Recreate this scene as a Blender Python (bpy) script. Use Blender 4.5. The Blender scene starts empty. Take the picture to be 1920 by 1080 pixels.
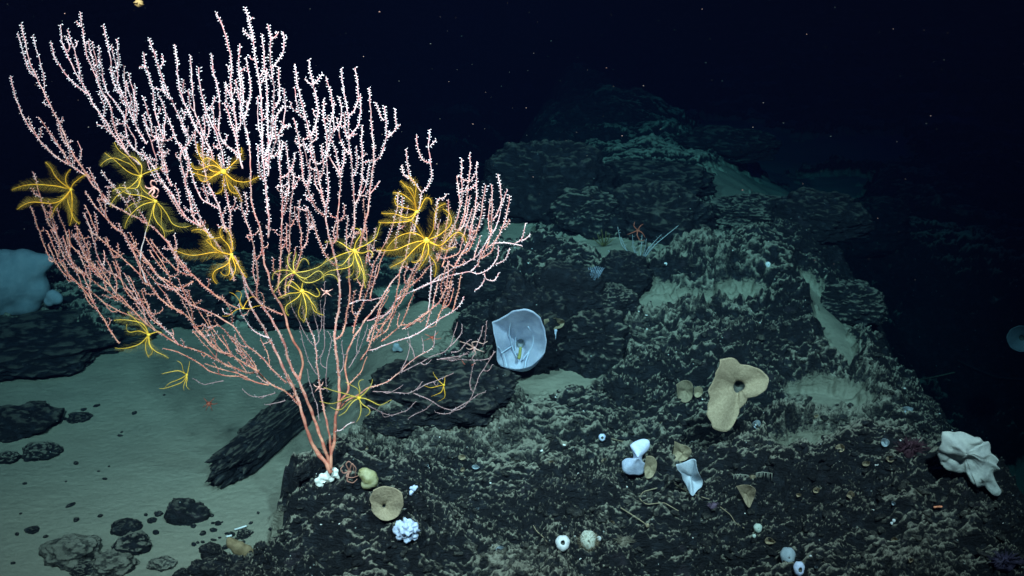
import bpy, bmesh, math, random
import numpy as np
from mathutils import Vector, Matrix, noise as mnoise
C = bpy.context.scene.collection
S = bpy.context.scene
R = math.radians
random.seed(7)
# ---------------------------------------------------------------- camera
CAM = Vector((0.0, 0.0, 2.0)); PITCH = R(22.0); FPX = 960/math.tan(R(25.0))
cd = bpy.data.cameras.new("camera"); cam = bpy.data.objects.new("camera", cd); C.objects.link(cam)
cam.location = CAM; cam.rotation_euler = (math.pi/2-PITCH, 0, 0)
cd.sensor_width = 36; cd.lens = 18/math.tan(R(25.0)); cd.clip_start = 0.05; cd.clip_end = 200
S.camera = cam
# ---------------------------------------------------------------- world: no daylight reaches this depth
w = bpy.data.worlds.new("World"); S.world = w; w.use_nodes = True
bg = w.node_tree.nodes['Background']; bg.inputs[0].default_value = (0.03, 0.10, 1.0, 1); bg.inputs[1].default_value = 0.075
S.view_settings.view_transform = 'Standard'; S.view_settings.look = 'None'
S.view_settings.exposure = 0.0; S.view_settings.gamma = 1.0
# ---------------------------------------------------------------- lamps of the diving vehicle that carries the camera
def lamp(name, loc, aim, watts, cone, blend, col, size=0.09):
    l = bpy.data.lights.new(name, 'SPOT'); l.energy = watts; l.color = col; l.spot_size = R(cone); l.spot_blend = blend
    l.shadow_soft_size = size
    o = bpy.data.objects.new(name, l); C.objects.link(o); o.location = loc
    o.rotation_euler = (Vector(aim)-Vector(loc)).to_track_quat('-Z', 'Y').to_euler()
WARM = (1.0, 0.405, 0.39)
lamp('vehicle_lamp', (-0.95, 0.40, 3.15), (-0.75, 3.6, 0.75), 4100, 60, 0.9, WARM)
lamp('vehicle_lamp', (0.85, 0.45, 3.45), (0.30, 3.9, 0.45), 4400, 56, 0.9, WARM)
lamp('vehicle_lamp', (0.15, 0.25, 2.9), (0.30, 4.7, 0.0), 420, 38, 0.95, WARM)
# ---------------------------------------------------------------- cycles
S.render.engine = 'CYCLES'
S.cycles.use_denoising = True
S.cycles.max_bounces = 5; S.cycles.diffuse_bounces = 2; S.cycles.volume_bounces = 0
S.cycles.transparent_max_bounces = 12
S.cycles.sample_clamp_indirect = 4.0

# ---------------------------------------------------------------- helpers
def ray(u, v):
    x = (u-960)/FPX; y = -(v-540)/FPX
    return Vector((x, math.cos(PITCH)+y*math.sin(PITCH), -math.sin(PITCH)+y*math.cos(PITCH)))
def PY(u, v, Y):                      # the point at distance Y in front of the camera
    d = ray(u, v); return CAM + d*(Y/d.y)
def tag(o, label=None, cat=None, group=None, kind=None):
    if label: o['label'] = label
    if cat: o['category'] = cat
    if group: o['group'] = group
    if kind: o['kind'] = kind
    return o
def mesh_np(name, verts, faces, mats, parent=None, smooth=True, loc=None, fmat=None):
    """verts Nx3, faces: list/array of quads or tris (uniform) or list of arrays"""
    verts = np.asarray(verts, dtype=np.float32)
    me = bpy.data.meshes.new(name)
    if isinstance(faces, np.ndarray): faces = [faces]
    tot = sum(f.size for f in faces); nf = sum(len(f) for f in faces)
    me.vertices.add(len(verts)); me.vertices.foreach_set('co', verts.ravel())
    me.loops.add(tot); me.polygons.add(nf)
    me.loops.foreach_set('vertex_index', np.concatenate([f.ravel() for f in faces]).astype(np.int32))
    ls = []; off = 0
    for f in faces:
        k = f.shape[1]; ls.append(off+np.arange(len(f))*k); off += f.size
    me.polygons.foreach_set('loop_start', np.concatenate(ls).astype(np.int32))
    if smooth: me.polygons.foreach_set('use_smooth', np.ones(nf, dtype=bool))
    if fmat is not None: me.polygons.foreach_set('material_index', np.asarray(fmat, dtype=np.int32))
    for m in (mats if isinstance(mats, (list, tuple)) else [mats]): me.materials.append(m)
    me.update(calc_edges=True)
    o = bpy.data.objects.new(name, me); C.objects.link(o)
    if loc is not None: o.location = loc
    if parent: o.parent = parent
    return o
def empty(name, loc):
    o = bpy.data.objects.new(name, None); C.objects.link(o); o.location = loc; o.empty_display_size = .05
    return o
class MB:
    """collects tubes, lumps and blades; build() links them as ONE mesh"""
    def __init__(s): s.v = []; s.f3 = []; s.f4 = []; s.m3 = []; s.m4 = []; s.n = 0; s.a = []
    def add(s, v, f3=None, f4=None, m=0, a=0.0):
        v = np.asarray(v, dtype=float)
        s.v.append(v); s.a.append(np.full(len(v), a) if np.isscalar(a) else np.asarray(a))
        if f3 is not None and len(f3): s.f3.append(np.asarray(f3)+s.n); s.m3 += [m]*len(f3)
        if f4 is not None and len(f4): s.f4.append(np.asarray(f4)+s.n); s.m4 += [m]*len(f4)
        s.n += len(v)
    def tube(s, pts, rad, seg=6, m=0, a=0.0):
        pts = np.asarray(pts, dtype=float); n = len(pts)
        rad = np.full(n, rad) if np.isscalar(rad) else np.asarray(rad)
        t = np.gradient(pts, axis=0); t /= (np.linalg.norm(t, axis=1)[:, None]+1e-9)
        up = np.array([0.13, 1.0, 0.07]) if abs(t[:, 1]).mean() < .8 else np.array([1.0, 0.1, 0.1])
        b1 = np.cross(t, up); b1 /= (np.linalg.norm(b1, axis=1)[:, None]+1e-9); b2 = np.cross(t, b1)
        th = np.linspace(0, 2*math.pi, seg, endpoint=False)
        v = pts[:, None]+rad[:, None, None]*(b1[:, None]*np.cos(th)[None, :, None]+b2[:, None]*np.sin(th)[None, :, None])
        i = np.arange(n-1)[:, None]*seg; j = np.arange(seg)[None]; j2 = (j+1) % seg
        f = np.stack([i+j, i+j2, i+seg+j2, i+seg+j], -1).reshape(-1, 4)
        v = np.vstack([v.reshape(-1, 3), pts[0]-t[0]*rad[0]*.5, pts[-1]+t[-1]*rad[-1]*.8])
        e0 = n*seg; e1 = e0+1; J = np.arange(seg); J2 = (J+1) % seg
        f3 = np.vstack([np.stack([J2, J, np.full(seg, e0)], -1), np.stack([(n-1)*seg+J, (n-1)*seg+J2, np.full(seg, e1)], -1)])
        aa = a if np.isscalar(a) else np.concatenate([np.repeat(np.asarray(a), seg), [a[0], a[-1]]])
        s.add(v, f3, f, m, aa)
    def lump(s, c, d, ln, r, m=0, a=0.0):
        c = np.asarray(c, float); d = np.asarray(d, float); d = d/np.linalg.norm(d)
        q = np.cross(d, [0.3, 0.9, 0.2]); q /= np.linalg.norm(q); p = np.cross(d, q)
        v = [c-d*r*.3, c+d*ln*.6+q*r, c+d*ln*.6+p*r, c+d*ln*.6-q*r, c+d*ln*.6-p*r, c+d*ln]
        s.add(v, [[0, 2, 1], [0, 3, 2], [0, 4, 3], [0, 1, 4], [5, 1, 2], [5, 2, 3], [5, 3, 4], [5, 4, 1]], None, m, a)
    def build(s, name, mats, parent=None, smooth=True, attr=None):
        v = np.vstack(s.v); fs = []; fm = []
        if s.f4: fs.append(np.vstack(s.f4)); fm += s.m4
        if s.f3: fs.append(np.vstack(s.f3)); fm += s.m3
        base = np.array(parent.matrix_world.translation) if parent else np.zeros(3)
        if parent: base = np.array(parent.location) if parent.parent is None else np.array(parent.location)+np.array(parent.parent.location)
        o = mesh_np(name, v-base, fs, mats, parent, smooth, fmat=fm)
        if attr:
            at = o.data.attributes.new(attr, 'FLOAT', 'POINT'); at.data.foreach_set('value', np.concatenate(s.a).astype(np.float32))
        return o
# ---------------------------------------------------------------- numpy noise
rng = np.random.default_rng(11)
PERM = np.concatenate([rng.permutation(512)]*2)
GR = rng.normal(size=(512, 3)); GR /= np.linalg.norm(GR, axis=1)[:, None]
def pn2(x, y, seed=0):
    xi = np.floor(x).astype(np.int64); yi = np.floor(y).astype(np.int64); fx = x-xi; fy = y-yi
    u = fx*fx*fx*(fx*(fx*6-15)+10); v = fy*fy*fy*(fy*(fy*6-15)+10)
    def g(ix, iy, dx, dy):
        h = PERM[(PERM[(ix+seed*37) & 511]+iy) & 511]; a = h*(2*math.pi/512)
        return np.cos(a)*dx+np.sin(a)*dy
    n0 = g(xi, yi, fx, fy)*(1-u)+g(xi+1, yi, fx-1, fy)*u
    n1 = g(xi, yi+1, fx, fy-1)*(1-u)+g(xi+1, yi+1, fx-1, fy-1)*u
    return (n0*(1-v)+n1*v)*1.5
def pn3(p, seed=0):
    i = np.floor(p).astype(np.int64); f = p-i; w_ = f*f*f*(f*(f*6-15)+10); out = 0
    for dx in (0, 1):
        for dy in (0, 1):
            for dz in (0, 1):
                h = PERM[(PERM[(PERM[(i[:, 0]+dx+seed*17) & 511]+i[:, 1]+dy) & 511]+i[:, 2]+dz) & 511]
                g = (GR[h]*(f-np.array([dx, dy, dz]))).sum(1)
                out = out+g*(w_[:, 0] if dx else 1-w_[:, 0])*(w_[:, 1] if dy else 1-w_[:, 1])*(w_[:, 2] if dz else 1-w_[:, 2])
    return out*1.5
def fbm2(x, y, seed, octv, gain=.5, lac=2.03):
    r = 0; a = 1.0
    for k in range(octv): r = r+a*pn2(x, y, seed+k); x = x*lac+3.1; y = y*lac+1.7; a *= gain
    return r
def ss(a, b, x): t = np.clip((x-a)/(b-a), 0, 1); return t*t*(3-2*t)
def terr(z, st, sh=.75):
    q = z/st; k = np.floor(q); f = q-k; return st*(k+ss(sh-.25, 1.0, f)*1.0)
# ---------------------------------------------------------------- materials
def nm(name):
    m = bpy.data.materials.new(name); m.use_nodes = True; nt = m.node_tree; b = nt.nodes['Principled BSDF']
    b.inputs['Specular IOR Level'].default_value = .2; b.inputs['Roughness'].default_value = .8
    return m, nt, b
def N(nt, t, **k):
    n = nt.nodes.new(t)
    for a, v in k.items(): setattr(n, a, v)
    return n
def noise_n(nt, vec, scale, detail=6, rough=.6):
    n = N(nt, 'ShaderNodeTexNoise'); n.inputs['Scale'].default_value = scale; n.inputs['Detail'].default_value = detail
    n.inputs['Roughness'].default_value = rough
    if vec is not None: nt.links.new(vec, n.inputs['Vector'])
    return n.outputs['Fac']
def math_n(nt, op, a, b=None, c=None, clamp=False):
    n = N(nt, 'ShaderNodeMath', operation=op); n.use_clamp = clamp
    for i, q in enumerate((a, b, c)):
        if q is None: continue
        if isinstance(q, (int, float)): n.inputs[i].default_value = q
        else: nt.links.new(q, n.inputs[i])
    return n.outputs[0]
def ramp(nt, fac, lo, hi):
    n = N(nt, 'ShaderNodeMapRange'); n.interpolation_type = 'SMOOTHSTEP'; n.inputs[1].default_value = lo; n.inputs[2].default_value = hi
    nt.links.new(fac, n.inputs[0]); return n.outputs[0]
def mixc(nt, fac, a, b):
    n = N(nt, 'ShaderNodeMix', data_type='RGBA')
    if isinstance(fac, (int, float)): n.inputs[0].default_value = fac
    else: nt.links.new(fac, n.inputs[0])
    for i, q in ((6, a), (7, b)):
        if isinstance(q, tuple): n.inputs[i].default_value = (*q, 1)
        else: nt.links.new(q, n.inputs[i])
    return n.outputs[2]
def bump(nt, b, h, strength=.5, dist=.01):
    n = N(nt, 'ShaderNodeBump'); n.inputs['Strength'].default_value = strength; n.inputs['Distance'].default_value = dist
    nt.links.new(h, n.inputs['Height']); nt.links.new(n.outputs[0], b.inputs['Normal'])
SAND = (0.235, 0.25, 0.20); SILT = (0.21, 0.21, 0.16); BASALT = (0.009, 0.011, 0.014)
def rock_mat(name, use_attr, dusty=0.0, amt=.97):
    m, nt, b = nm(name)
    geo = N(nt, 'ShaderNodeNewGeometry'); pos = geo.outputs['Position']
    sep = N(nt, 'ShaderNodeSeparateXYZ'); nt.links.new(geo.outputs['Normal'], sep.inputs[0]); nz = sep.outputs['Z']
    mp = N(nt, 'ShaderNodeMapping'); mp.inputs['Scale'].default_value = (22, 46, 80); nt.links.new(pos, mp.inputs['Vector'])
    led = noise_n(nt, mp.outputs[0], 1.0, 8, .68)
    big = noise_n(nt, pos, 1.9, 4, .55)
    fine = noise_n(nt, pos, 130, 3, .6)
    pat = noise_n(nt, pos, 9.0, 5, .6)
    # silt on upward tops of knobs and ledges; gaps kept dark, shading put into colour
    at = N(nt, 'ShaderNodeAttribute', attribute_name='silt'); s = math_n(nt, 'ADD', at.outputs['Fac'], dusty)
    s = math_n(nt, 'ADD', s, math_n(nt, 'MULTIPLY_ADD', led, .5, -.25))
    s = math_n(nt, 'ADD', s, math_n(nt, 'MULTIPLY_ADD', big, .9, -.46))
    s = math_n(nt, 'ADD', s, math_n(nt, 'MULTIPLY_ADD', fine, .7, -.35))
    sil = math_n(nt, 'MULTIPLY', ramp(nt, s, .14, .92), amt)
    rk = mixc(nt, ramp(nt, noise_n(nt, pos, 30, 3), .45, .75), BASALT, (.022, .028, .036))
    rk = mixc(nt, ramp(nt, noise_n(nt, pos, 11, 2), .62, .74), rk, (.030, .028, .036))
    siltc = mixc(nt, pat, (.17, .165, .125), (.54, .52, .41))
    col = mixc(nt, sil, rk, siltc)
    # pale encrusting specks
    vo = N(nt, 'ShaderNodeTexVoronoi'); vo.inputs['Scale'].default_value = 38; nt.links.new(pos, vo.inputs['Vector'])
    spc = math_n(nt, 'MULTIPLY', ramp(nt, vo.outputs['Distance'], .13, .07), ramp(nt, noise_n(nt, pos, 17, 1), .60, .66))
    col = mixc(nt, spc, col, (.38, .42, .40))
    if use_attr:
        sa = N(nt, 'ShaderNodeAttribute', attribute_name='sand')
        scol = mixc(nt, noise_n(nt, pos, 60, 4, .7), (.165, .16, .12), (.26, .25, .19))
        pit = ramp(nt, noise_n(nt, pos, 42, 4, .7), .66, .74)
        scol = mixc(nt, math_n(nt, 'MULTIPLY', pit, .8), scol, (.05, .055, .05))
        scol = mixc(nt, math_n(nt, 'MULTIPLY', ramp(nt, big, .35, .7), .25), scol, (.14, .15, .125))
        edge = math_n(nt, 'ADD', sa.outputs['Fac'], math_n(nt, 'MULTIPLY_ADD', fine, .7, -.35))
        edge = math_n(nt, 'ADD', edge, math_n(nt, 'MULTIPLY_ADD', pat, 1.0, -.5))
        col = mixc(nt, ramp(nt, edge, .35, .6), col, scol)
    nt.links.new(col, b.inputs['Base Color'])
    h = math_n(nt, 'ADD', math_n(nt, 'MULTIPLY', led, 1.0), math_n(nt, 'MULTIPLY', fine, .35))
    h = math_n(nt, 'ADD', h, math_n(nt, 'MULTIPLY', pat, .5))
    if use_attr:
        inv = math_n(nt, 'MULTIPLY_ADD', sa.outputs['Fac'], -.85, 1.0, clamp=True)
        h = math_n(nt, 'MULTIPLY', h, inv)
    bump(nt, b, h, 1.0, .035)
    b.inputs['Roughness'].default_value = .7
    return m
M_TERR = rock_mat('seabed_rock_and_silt', True)
M_ROCK = rock_mat('basalt_boulder', False, -0.05, .55)
M_ROCKD = rock_mat('bare_basalt', False, -0.2, .24)
M_ROCKS = rock_mat('silted_basalt', False, 0.30, .7)
def plain(name, c1, c2, scale=60, rough=.7, bmp=.3, dist=.004, trans=0.0, sss=0.0, spec=.2):
    m, nt, b = nm(name); geo = N(nt, 'ShaderNodeNewGeometry'); f = noise_n(nt, geo.outputs['Position'], scale, 5, .6)
    col = mixc(nt, ramp(nt, f, .3, .7), c1, c2); nt.links.new(col, b.inputs['Base Color'])
    b.inputs['Roughness'].default_value = rough; b.inputs['Specular IOR Level'].default_value = spec
    if bmp: bump(nt, b, f, bmp, dist)
    if trans:
        tr = N(nt, 'ShaderNodeBsdfTranslucent'); nt.links.new(col, tr.inputs[0])
        mx = N(nt, 'ShaderNodeMixShader'); mx.inputs[0].default_value = trans
        out = nt.nodes['Material Output']
        nt.links.new(b.outputs[0], mx.inputs[1]); nt.links.new(tr.outputs[0], mx.inputs[2]); nt.links.new(mx.outputs[0], out.inputs[0])
    return m
# ---------------------------------------------------------------- seabed
def drop(x, y):                       # the ridge falls away to the right
    return ss(1.36, 2.9, x+.13*np.maximum(0, y-3)+.10*pn2(y*1.7, x*.5, 91)+.05*pn2(y*5, x*3, 92))*(1-.75*ss(5.0, 6.4, y))
def macro(x, y):
    x = np.asarray(x, float); y = np.asarray(y, float)
    E = 0.03+.10*ss(2.4, 3.1, y)+.24*ss(3.0, 4.6, y)+.012*np.maximum(0, y-5)-.09*np.maximum(0, y-5.6)
    Z = 0.02*(y-3)
    wr = ss(-.85, -.40, x-.35*ss(3.8, 4.6, y)+.09*pn2(x*2.2+7, y*2.6, 33)+.04*pn2(x*7, y*7, 34))
    z = wr*E+(1-wr)*Z
    z = z-2.3*drop(x, y)
    z = z-.9*ss(5.0, 6.6, y)*ss(.1, -.6, x-.10*(y-5))
    z = z+.055*pn2(x*.9+5, y*.9, 90)*ss(2.5, 4, y)
    return z
def hit(u, v, fn, t0=2.0, t1=30.0):
    d = ray(u, v); o = np.array(CAM); d = np.array(d); lo = t0; hi = None
    ts = np.linspace(t0, t1, 1400); p = o[None]+ts[:, None]*d[None]
    dz = p[:, 2]-fn(p[:, 0], p[:, 1]); k = np.argmax(dz < 0)
    if dz[k] >= 0: return p[-1]
    ts = np.linspace(ts[k-1], ts[k], 40); p = o[None]+ts[:, None]*d[None]
    dz = p[:, 2]-fn(p[:, 0], p[:, 1]); return p[np.argmax(dz < 0)]
SANDS = [
 [(-400,690),(0,688),(130,668),(210,655),(250,632),(400,590),(480,628),(600,602),(700,560),(780,530),(870,545),(870,600),(850,645),(745,690),(720,735),(690,790),(655,850),(630,885),(600,905),(560,935),(530,962),(520,1020),(470,1052),(350,1075),(300,1200),(-500,1200)],
 [(900,712),(1000,682),(1080,672),(1135,652),(1162,668),(1130,700),(1100,732),(1040,748),(960,752),(912,740)],
 [(1188,560),(1290,566),(1420,556),(1402,590),(1360,602),(1290,596),(1200,598)],
 [(875,570),(940,572),(932,596),(880,592)],
 [(900,470),(900,380),(960,370),(985,400),(1000,440),(960,470)],
 [(1080,466),(1120,440),(1200,468),(1330,442),(1345,395),(1320,330),(1360,320),(1500,335),(1650,330),(1600,380),(1480,385),(1420,380),(1350,410),(1345,450),(1250,480),(1210,490),(1200,540),(1250,556),(1180,552),(1190,500)],
 [(1280,300),(1320,215),(1500,260),(1700,250),(1700,310),(1500,320)],
 [(1508,532),(1552,575),(1590,620),(1602,650),(1562,692),(1540,682),(1560,645)],
 [(1750,650),(1860,700),(2100,760),(2100,1300),(1900,1100),(1880,1000),(1850,860),(1800,730)],
 [(1512,742),(1560,742),(1615,768),(1590,782),(1530,765)],
 [(1040,470),(1080,455),(1130,470),(1190,500),(1150,505),(1085,497)],
 [(1460,860),(1560,842),(1590,856),(1540,880),(1470,890)],
]
POLY = [np.array([hit(u, v, macro)[:2] for u, v in P]) for P in SANDS]
BUMP = []
for u, v, br, bh, bs in [(1572,775,.15,.08,.38),(1490,875,.20,.07,.40),(1440,830,.16,-.04,-.25),(815,845,.24,.04,.35),(880,905,.10,-.05,-.3),(1290,800,.30,-.02,-.12),(1430,640,.35,.03,-.15),
                         (1230,640,.22,.05,.12),(700,1030,.25,.02,.12),(1600,900,.2,.03,-.05),(1380,690,.18,.05,-.1),(1100,1000,.3,.02,.05),(1680,1000,.2,.04,.1),(600,960,.12,.03,.1)]:
    q = hit(u, v, macro); BUMP.append((q[0], q[1], br, bh, bs))
def sdist(x, y, P):                   # signed distance, positive inside
    d = np.full(x.shape, 1e9); ins = np.zeros(x.shape, bool); n = len(P)
    for i in range(n):
        ax, ay = P[i]; bx, by = P[(i+1) % n]; ex, ey = bx-ax, by-ay; L = ex*ex+ey*ey+1e-12
        t = np.clip(((x-ax)*ex+(y-ay)*ey)/L, 0, 1); d = np.minimum(d, (x-ax-t*ex)**2+(y-ay-t*ey)**2)
        c = ((ay > y) != (by > y)); q = ax+(y-ay)/(by-ay+1e-12)*ex; ins ^= c & (x < q)
    return np.where(ins, 1, -1)*np.sqrt(d)
def worley(x, y, seed):
    xi = np.floor(x).astype(np.int64); yi = np.floor(y).astype(np.int64); best = np.full(x.shape, 9.0); idv = np.zeros(x.shape)
    for dx in (-1, 0, 1):
        for dy in (-1, 0, 1):
            hsh = PERM[(PERM[(xi+dx+seed*31) & 511]+yi+dy) & 511]; h2 = PERM[(hsh+77) & 511]
            r2 = (xi+dx+.15+.7*hsh/512-x)**2+(yi+dy+.15+.7*h2/512-y)**2
            m = r2 < best; best = np.where(m, r2, best); idv = np.where(m, h2/512, idv)
    return np.sqrt(best), idv
def knobs(x, y, seed):
    f, i_ = worley(x, y, seed); return np.sqrt(np.maximum(0, 1-(f/.78)**2))*(.35+.65*i_)
def fields(x, y):
    x = np.asarray(x, float); y = np.asarray(y, float)
    wob = .05*pn2(x*6, y*5, 3)+.03*pn2(x*17, y*14, 4)+.015*pn2(x*45, y*40, 5)
    s = np.full(x.shape, -9.0)
    dr = drop(x, y)
    for k, P in enumerate(POLY):
        q = sdist(x, y, P)
        if k == 8: q = q-3*np.maximum(0, .8-dr)
        s = np.maximum(s, q)
    s = s+wob*(1+.25*np.maximum(0, y-3))
    rock = ss(.02, -.10, s)                               # 1 = bare rock
    z = macro(x, y)
    # undulating bedrock with ledges that run across the slope
    big = fbm2(x*1.3, y*1.6, 20, 3)*.10
    med = fbm2(x*4.2+big*3, y*6.5, 30, 4)*.040
    lay = fbm2(x*9+2*med, y*26, 40, 4, .55)*.022
    rid = (1-np.abs(pn2(x*7, y*12, 50))*2)*.02
    cell = fbm2(x*26, y*58, 60, 2, .6)*.010
    crumb = np.abs(pn2(x*48+2*cell*60, y*95, 66))*.018+np.abs(pn2(x*95, y*150, 67))*.009
    hr = big+med+rid
    hr = .45*hr+.55*terr(hr+.012*pn2(x*14, y*20, 55), .030)
    wx = .12*pn2(x*8, y*8, 61); cj = .5*pn2(x*15, y*19, 62); kmask = ss(-.35, .3, pn2(x*1.4, y*1.8, 69))
    hr = hr+knobs(x*5+wx*3, y*7+wx, 5)*.050*kmask+knobs(x*12+wx+cj, y*22+cj, 6)*.026*ss(-.5, .1, pn2(x*2.3+9, y*3, 63))+knobs(x*27+2*cj, y*64, 7)*.019*ss(-.4, .3, pn2(x*4.1, y*5+4, 64))
    ly = .5*lay+.5*terr(lay+cell, .0085, .7)
    hr = hr+ly+cell*.8+crumb*(.20+1.2*ss(-.3, .35, pn2(x*3.1, y*4.2, 68)))
    hr = hr*(1-.45*ss(3.9, 5.0, y))
    silt0 = 0
    hs = .018*pn2(x*1.1, y*1.4, 70)+.004*pn2(x*6, y*9, 71)+.0012*pn2(x*40, y*50, 72)+.0006*pn2(x*110, y*110, 73)
    z = z+rock*(.035+hr)+(1-rock)*hs
    far = ss(4.5, 7, y)
    for (bx, by, br, bh, bs) in BUMP: silt0 = silt0+bs*np.exp(-((x-bx)**2+(y-by)**2)/br**2); z = z+rock*bh*np.exp(-((x-bx)**2+(y-by)**2)/br**2)
    z = z+rock*far*np.maximum(0, fbm2(x*1.7, y*1.7, 80, 3))*.12
    sand = 1-ss(.015, -.075, s)*1.0
    silt = .34*pn2(x*1.9, y*2.3, 95)-.15+silt0+.10*ss(3.4, 2.8, y)+.13*np.exp(-((x-.1)**2+(y-3.2)**2)/.5)
    silt = silt-.45*ss(4.6, 5.0, y)*ss(.3, -.1, x-.25*(y-4.5))   # bare dark rock behind the fan, with the shadow there put into its tone
    silt = silt-.25*ss(.9, 1.5, x)
    silt = silt+.25*ss(-.22, 0, s)*ss(6, 4.6, y)-.30*ss(5.2, 7.4, y)  # silt gathers near sand; far ground darkened in colour for fading lamplight
    return z, sand, silt
def H(x, y):
    return fields(np.atleast_1d(x), np.atleast_1d(y))[0]
def ground(u, v): return Vector(hit(u, v, lambda a, b: fields(a, b)[0]))
az = np.radians(np.concatenate([np.linspace(-72, -31, 40, endpoint=False), np.linspace(-31, 31, 1180), np.linspace(31, 72, 41)[1:]]))
el = np.radians(np.concatenate([np.linspace(80, 41, 24, endpoint=False), np.linspace(41, 11, 1050), np.linspace(11, 3.4, 110)[1:]]))
rr = 2.0/np.tan(el); X = rr[:, None]*np.sin(az)[None]; Yg = rr[:, None]*np.cos(az)[None]
nr, nc = X.shape
Zg, SD, SL = fields(X.ravel(), Yg.ravel())
i = (np.arange(nr-1)[:, None]*nc+np.arange(nc-1)[None])
F = np.stack([i, i+1, i+nc+1, i+nc], -1).reshape(-1, 4)
def box(A, r):
    for ax in (0, 1):
        c_ = np.cumsum(np.pad(A, [(r+1, r) if k == ax else (0, 0) for k in (0, 1)], mode='edge'), axis=ax)
        A = (np.take(c_, range(2*r+1, c_.shape[ax]), ax)-np.take(c_, range(0, c_.shape[ax]-2*r-1), ax))/(2*r+1)
    return A
Z2 = Zg.reshape(nr, nc); Tu = [np.gradient(q, axis=0) for q in (X, Yg, Z2)]; Tv = [np.gradient(q, axis=1) for q in (X, Yg, Z2)]
nxx = Tu[1]*Tv[2]-Tu[2]*Tv[1]; nyy = Tu[2]*Tv[0]-Tu[0]*Tv[2]; nzz = Tu[0]*Tv[1]-Tu[1]*Tv[0]
NZ = np.abs(nzz)/np.sqrt(nxx**2+nyy**2+nzz**2+1e-18)
hi1 = Z2-box(Z2, 4); hi2 = Z2-box(Z2, 12)
SL = (ss(.15, .85, NZ)*(-.05+.60*ss(-.0015, .0050, hi1)+.55*ss(-.006, .014, hi2))).ravel()+SL*.9  # silt on raised tops; crevices darkened in colour so the relief reads
sea = mesh_np('seabed', np.stack([X.ravel(), Yg.ravel(), Zg], -1), F, M_TERR)
for nme, arr in (('sand', SD), ('silt', SL)):
    at = sea.data.attributes.new(nme, 'FLOAT', 'POINT'); at.data.foreach_set('value', arr.astype(np.float32))
tag(sea, 'dark layered basalt seabed dusted with pale silt and sand patches', kind='structure')

# ---------------------------------------------------------------- boulders and stones
ICO = {}
def ico(sub):
    if sub not in ICO:
        bm = bmesh.new(); bmesh.ops.create_icosphere(bm, subdivisions=sub, radius=1)
        ICO[sub] = (np.array([v.co[:] for v in bm.verts]), np.array([[v.index for v in f.verts] for f in bm.faces])); bm.free()
    return ICO[sub]
def boulder(name, c, dims, seed, mat, sub=6, rotz=0.0, roty=0.0, rough=1.0, bottom=.35, square=1.0):
    v, f = ico(sub); p = v.copy()
    p = np.sign(p)*np.abs(p)**square; p /= np.linalg.norm(p, axis=1).max()*.78
    n = pn3(v*1.3+seed, seed)*.30+pn3(v*2.9+seed, seed+1)*.16+pn3(v*np.array([5, 5, 9])+seed, seed+2)*.085*rough
    n = n+pn3(v*np.array([11, 11, 15])+seed, seed+3)*.045*rough
    if sub >= 5: n = n+pn3(v*np.array([28, 28, 36])+seed, seed+4)*.030*rough
    n = n+np.abs(pn3(v*7+seed, seed+6))*.09*rough+np.abs(pn3(v*np.array([15, 15, 19])+seed, seed+7))*.025*rough
    n = .82*n+.18*terr(n, .05)
    p = p*(1+n)[:, None]; p[:, 2] = np.maximum(p[:, 2], -bottom*1.6)
    p = p*np.array(dims)[None]/2
    M = Matrix.Rotation(rotz, 3, 'Z') @ Matrix.Rotation(roty, 3, 'Y'); p = p @ np.array(M).T
    o = mesh_np(name, p, f, mat, loc=c); nv = len(p); nn = np.empty(nv*3, dtype=np.float32); o.data.vertices.foreach_get('normal', nn); nn = nn.reshape(-1, 3)
    e = np.empty(len(o.data.edges)*2, dtype=np.int32); o.data.edges.foreach_get('vertices', e); e = e.reshape(-1, 2)
    q = n.copy()
    for _ in range(6 if sub >= 5 else 1):
        acc = np.zeros(nv); cn = np.zeros(nv); np.add.at(acc, e[:, 0], q[e[:, 1]]); np.add.at(acc, e[:, 1], q[e[:, 0]]); np.add.at(cn, e.ravel(), 1); q = acc/cn
    si = ss(.25, .95, nn[:, 2])*(.22+.85*ss(-.015, .035, n-q)+.25*pn3(v*1.6+seed, 9))  # dust on tops, hollows left dark as painted shading
    at = o.data.attributes.new('silt', 'FLOAT', 'POINT'); at.data.foreach_set('value', si.astype(np.float32))
    return o
def rock_px(u, v, wpx, hpx, seed, mat, label, depth=.8, cat='boulder', name='boulder', group=None, rotz=0, roty=0, sub=6, sink=.25, **k):
    """a boulder whose foot is seen at (u, v)"""
    g = ground(u, v); px = g.y/FPX/ray(u, v).y
    W_ = wpx*px; Hh = hpx*px*1.08; D = W_*depth
    c = (g.x, g.y+D*.45, g.z+Hh*(.5-sink)+.0)
    o = boulder(name, c, (W_, D, Hh*1.15), seed, mat, sub=sub, rotz=rotz, roty=roty, **k)
    return tag(o, label, cat, group)
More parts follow.
